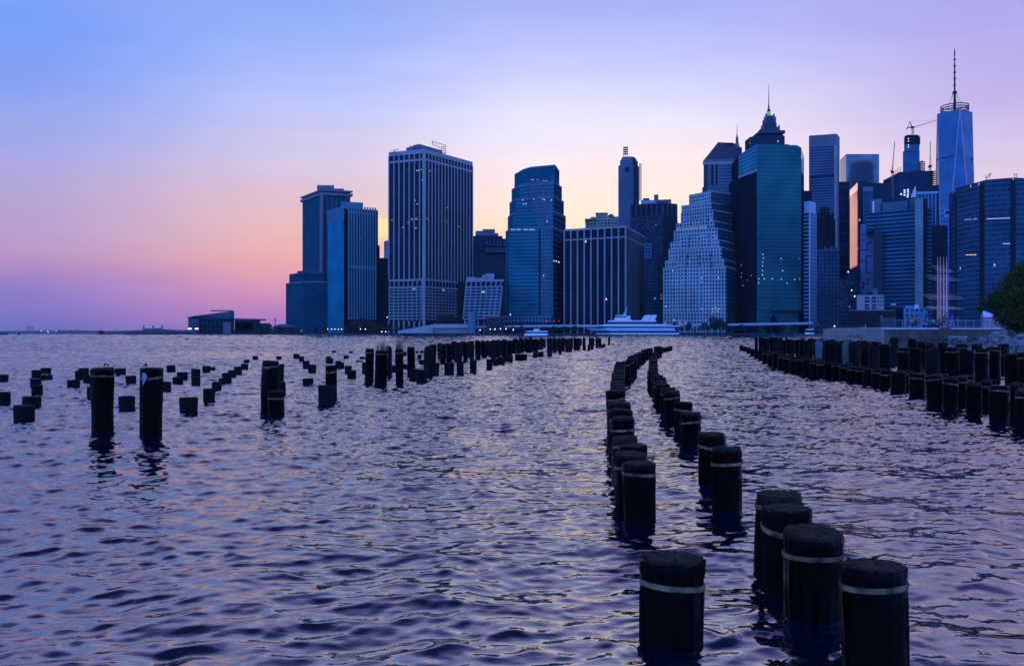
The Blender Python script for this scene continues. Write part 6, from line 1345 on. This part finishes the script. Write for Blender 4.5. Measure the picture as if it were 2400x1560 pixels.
    me = bpy.data.meshes.new('water'); me.vertices.add(len(co)); me.vertices.foreach_set('co', co.ravel()); me.loops.add(q.size); me.loops.foreach_set('vertex_index', q.ravel().astype(np.int32)); me.polygons.add(len(q)); me.polygons.foreach_set('loop_start', np.arange(0, q.size, 4, dtype=np.int32)); me.polygons.foreach_set('loop_total', np.full(len(q), 4, np.int32)); me.polygons.foreach_set('use_smooth', np.ones(len(q), bool)); me.update(calc_edges=True)
    m, nt, bs = new_mat('river_water'); N = nt.nodes.new; L = nt.links.new
    bs.inputs['Base Color'].default_value = (.0016, .004, .012, 1); bs.inputs['Roughness'].default_value = .045; bs.inputs['IOR'].default_value = 4.2
    tc = N('ShaderNodeTexCoord'); mp = N('ShaderNodeMapping'); mp.inputs['Scale'].default_value = (1, 1.6, 1)
    n1 = N('ShaderNodeTexNoise'); n1.inputs['Scale'].default_value = 7; n1.inputs['Detail'].default_value = 3
    L(tc.outputs['Object'], mp.inputs['Vector']); L(mp.outputs[0], n1.inputs['Vector'])
    bp = N('ShaderNodeBump'); bp.inputs['Strength'].default_value = .35; bp.inputs['Distance'].default_value = .012; L(n1.outputs['Fac'], bp.inputs['Height']); L(bp.outputs[0], bs.inputs['Normal'])
    me.materials.append(m); o = bpy.data.objects.new('water', me); col.objects.link(o); tag(o, kind='structure')
water()

# ================================================================== sky
SUN_AZ, SUN_EL = 6.0, 1.0
def world():
    w = bpy.data.worlds.new('World'); sc.world = w; w.use_nodes = True; nt = w.node_tree; N = nt.nodes.new; L = nt.links.new
    bg = nt.nodes['Background']
    tc = N('ShaderNodeTexCoord'); sp = N('ShaderNodeSeparateXYZ'); L(tc.outputs['Generated'], sp.inputs[0])
    def Mt(op, a, b=None, clamp=False):
        n = N('ShaderNodeMath'); n.operation = op; n.use_clamp = clamp
        for i, v in enumerate((a, b)):
            if v is None: continue
            if isinstance(v, (int, float)): n.inputs[i].default_value = v
            else: L(v, n.inputs[i])
        return n.outputs[0]
    def MR(v, a, b, c=0., d=1., smooth=True):
        n = N('ShaderNodeMapRange'); n.interpolation_type = 'SMOOTHSTEP' if smooth else 'LINEAR'
        for k, q in zip(('From Min', 'From Max', 'To Min', 'To Max'), (a, b, c, d)): n.inputs[k].default_value = q
        L(v, n.inputs['Value']); return n.outputs[0]
    el = Mt('MULTIPLY', Mt('ARCSINE', sp.outputs[2]), 57.29578); az = Mt('MULTIPLY', Mt('ARCTAN2', sp.outputs[0], sp.outputs[1]), 57.29578)
    # thin veils of high cloud shift the colours a little
    mp = N('ShaderNodeMapping'); mp.inputs['Scale'].default_value = (3.0, 3.0, 14.0); L(tc.outputs['Generated'], mp.inputs['Vector'])
    nz = N('ShaderNodeTexNoise'); nz.inputs['Scale'].default_value = 1.6; nz.inputs['Detail'].default_value = 5; nz.inputs['Roughness'].default_value = .55; L(mp.outputs[0], nz.inputs['Vector'])
    el2 = Mt('ADD', el, MR(nz.outputs['Fac'], .25, .75, -.7, .7, False))
    fac_ = Mt('POWER', Mt('DIVIDE', Mt('MAXIMUM', el2, 0.0), 90.0), .5)
    def ramp(stops):
        r = N('ShaderNodeValToRGB'); cr = r.color_ramp; cr.interpolation = 'EASE' if False else 'LINEAR'
        st = [(math.sqrt(max(e, 0) / 90), c) for e, c in stops]
        cr.elements[0].position = st[0][0]; cr.elements[0].color = srgb(st[0][1]); cr.elements[1].position = st[-1][0]; cr.elements[1].color = srgb(st[-1][1])
        for p, c in st[1:-1]: e = cr.elements.new(p); e.color = srgb(c)
        L(fac_, r.inputs[0]); return r.outputs[0]
    hi = [(25, '#a49ed4'), (34, '#5a60a4'), (46, '#18244c'), (58, '#0c1438'), (90, '#16204c')]
    rl = ramp([(0, '#5e5ca4'), (.6, '#6c66ae'), (2.0, '#8c72b4'), (4.5, '#ba8cb4'), (7, '#b29cc4'), (9.4, '#a6a0d2'), (12, '#949fdc'), (14.5, '#7c98e6'), (18, '#6e96e8')] + hi)
    rm = ramp([(0, '#8a66ac'), (1.2, '#c07cac'), (2.8, '#de90a4'), (4.5, '#eaa898'), (6.2, '#e8b4a8'), (7.9, '#e2b8b8'), (9.5, '#d8bcc8'), (11.8, '#cac0de'), (14.8, '#b2bcec'), (17.5, '#9eb0ee'), (20, '#88a4ea')] + hi)
    rc = ramp([(0, '#f4b888'), (2.3, '#fcc890'), (5, '#ffd8a0'), (6.5, '#ffe0b4'), (8, '#ffe4c8'), (9.6, '#fce4d6'), (11.4, '#f6e2e4'), (13.5, '#e6e0f0'), (16.2, '#cccef2'), (19, '#b0b8ee'), (21, '#a0aaea')] + hi)
    rr = ramp([(0, '#e4c0c0'), (5, '#e8c4c8'), (8, '#e0c8d4'), (10.5, '#d0c0dc'), (13.5, '#bcaede'), (17.5, '#aaa2de'), (20, '#a29edc')] + hi)
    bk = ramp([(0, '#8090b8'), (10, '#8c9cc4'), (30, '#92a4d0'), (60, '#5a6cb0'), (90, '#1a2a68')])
    def mix(f, a, b):
        m = N('ShaderNodeMix'); m.data_type = 'RGBA'; L(f, m.inputs['Factor']); L(a, m.inputs['A']); L(b, m.inputs['B']); return m.outputs['Result']
    c = mix(MR(az, -31, -13), rl, rm); c = mix(MR(az, -14, 3), c, rc); c = mix(MR(az, 9, 31), c, rr)
    dz = Mt('ABSOLUTE', Mt('SUBTRACT', az, 0)); bm = N('ShaderNodeMix'); bm.data_type = 'RGBA'; bm.blend_type = 'MULTIPLY'; bm.clamp_result = False; bm.inputs['Factor'].default_value = 1; L(bk, bm.inputs['A']); bm.inputs['B'].default_value = (.95, 1.85, 3.6, 1); bk = bm.outputs['Result']  # sky behind the camera boosted in blue to light the facades
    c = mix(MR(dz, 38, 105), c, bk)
    mp3 = N('ShaderNodeMapping'); mp3.inputs['Scale'].default_value = (1.6, 1.6, 13.0); mp3.inputs['Rotation'].default_value = (.12, .1, 0); L(tc.outputs['Generated'], mp3.inputs['Vector'])
    n3 = N('ShaderNodeTexNoise'); n3.inputs['Scale'].default_value = 3.2; n3.inputs['Detail'].default_value = 7; n3.inputs['Roughness'].default_value = .6; L(mp3.outputs[0], n3.inputs['Vector'])
    vm = N('ShaderNodeMix'); vm.data_type = 'RGBA'; vm.blend_type = 'MULTIPLY'; vm.clamp_result = False; vm.inputs['Factor'].default_value = 1; L(c, vm.inputs['A']); L(MR(n3.outputs['Fac'], .3, .7, .98, 1.03, False), vm.inputs['B']); c = vm.outputs['Result']
    # small lit cloud low between the towers
    fx = Mt('DIVIDE', Mt('SUBTRACT', az, -8.9), 1.6); fy = Mt('DIVIDE', Mt('SUBTRACT', el, 7.1), .75); rr2 = Mt('SQRT', Mt('ADD', Mt('MULTIPLY', fx, fx), Mt('MULTIPLY', fy, fy)))
    cl = MR(Mt('ADD', rr2, MR(nz.outputs['Fac'], .3, .7, -.6, .6, False)), .4, 1.3, .85, 0.)
    y_ = N('ShaderNodeRGB'); y_.outputs[0].default_value = srgb('#fde39a'); c = mix(cl, c, y_.outputs[0])
    # the physical twilight sky adds its share on top
    sk = N('ShaderNodeTexSky'); sk.sky_type = 'NISHITA'; sk.sun_disc = False; sk.sun_elevation = R(SUN_EL); sk.sun_rotation = R(SUN_AZ); sk.air_density = 1.2; sk.dust_density = 1.5; sk.ozone_density = 2
    mm = N('ShaderNodeMix'); mm.data_type = 'RGBA'; mm.blend_type = 'ADD'; mm.inputs['Factor'].default_value = .004; L(c, mm.inputs['A']); L(sk.outputs[0], mm.inputs['B'])
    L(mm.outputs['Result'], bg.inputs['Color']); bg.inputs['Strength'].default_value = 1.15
world()
sl = bpy.data.lights.new('sun', 'SUN'); sl.energy = .02; sl.angle = R(10); sl.color = (1, .62, .45); so = bpy.data.objects.new('sun', sl); col.objects.link(so)
so.rotation_euler = Vector((-math.sin(R(SUN_AZ)) * 1, -math.cos(R(SUN_AZ)), -math.tan(R(4)))).to_track_quat('-Z', 'Y').to_euler()

hz = MB().box(-9000, 9000, -60, 11000, -1.6, 600, None); hm_ = bpy.data.materials.new('haze'); hm_.use_nodes = True; nt_ = hm_.node_tree; nt_.nodes.remove(nt_.nodes['Principled BSDF'])
pv = nt_.nodes.new('ShaderNodeVolumePrincipled'); pv.inputs['Density'].default_value = HAZE; pv.inputs['Color'].default_value = (.92, .94, 1, 1); nt_.links.new(pv.outputs[0], nt_.nodes['Material Output'].inputs['Volume'])
hz.m = [hm_] * len(hz.m); hzo = hz.build('haze'); tag(hzo, kind='stuff')

# ================================================================== camera and output
cd = bpy.data.cameras.new('camera'); cam = bpy.data.objects.new('camera', cd); col.objects.link(cam); sc.camera = cam
cam.location = (0, 0, H); cam.rotation_euler = (R(90), 0, 0); cd.sensor_width = 36; cd.lens = 36 * F / 2400; cd.shift_y = (HZ - 780) / 2400; cd.clip_start = .1; cd.clip_end = 60000
sc.view_settings.view_transform = 'Standard'; sc.view_settings.look = 'None'; sc.view_settings.exposure = 0; sc.view_settings.gamma = 1
sc.cycles.max_bounces = 6; sc.cycles.use_denoising = True
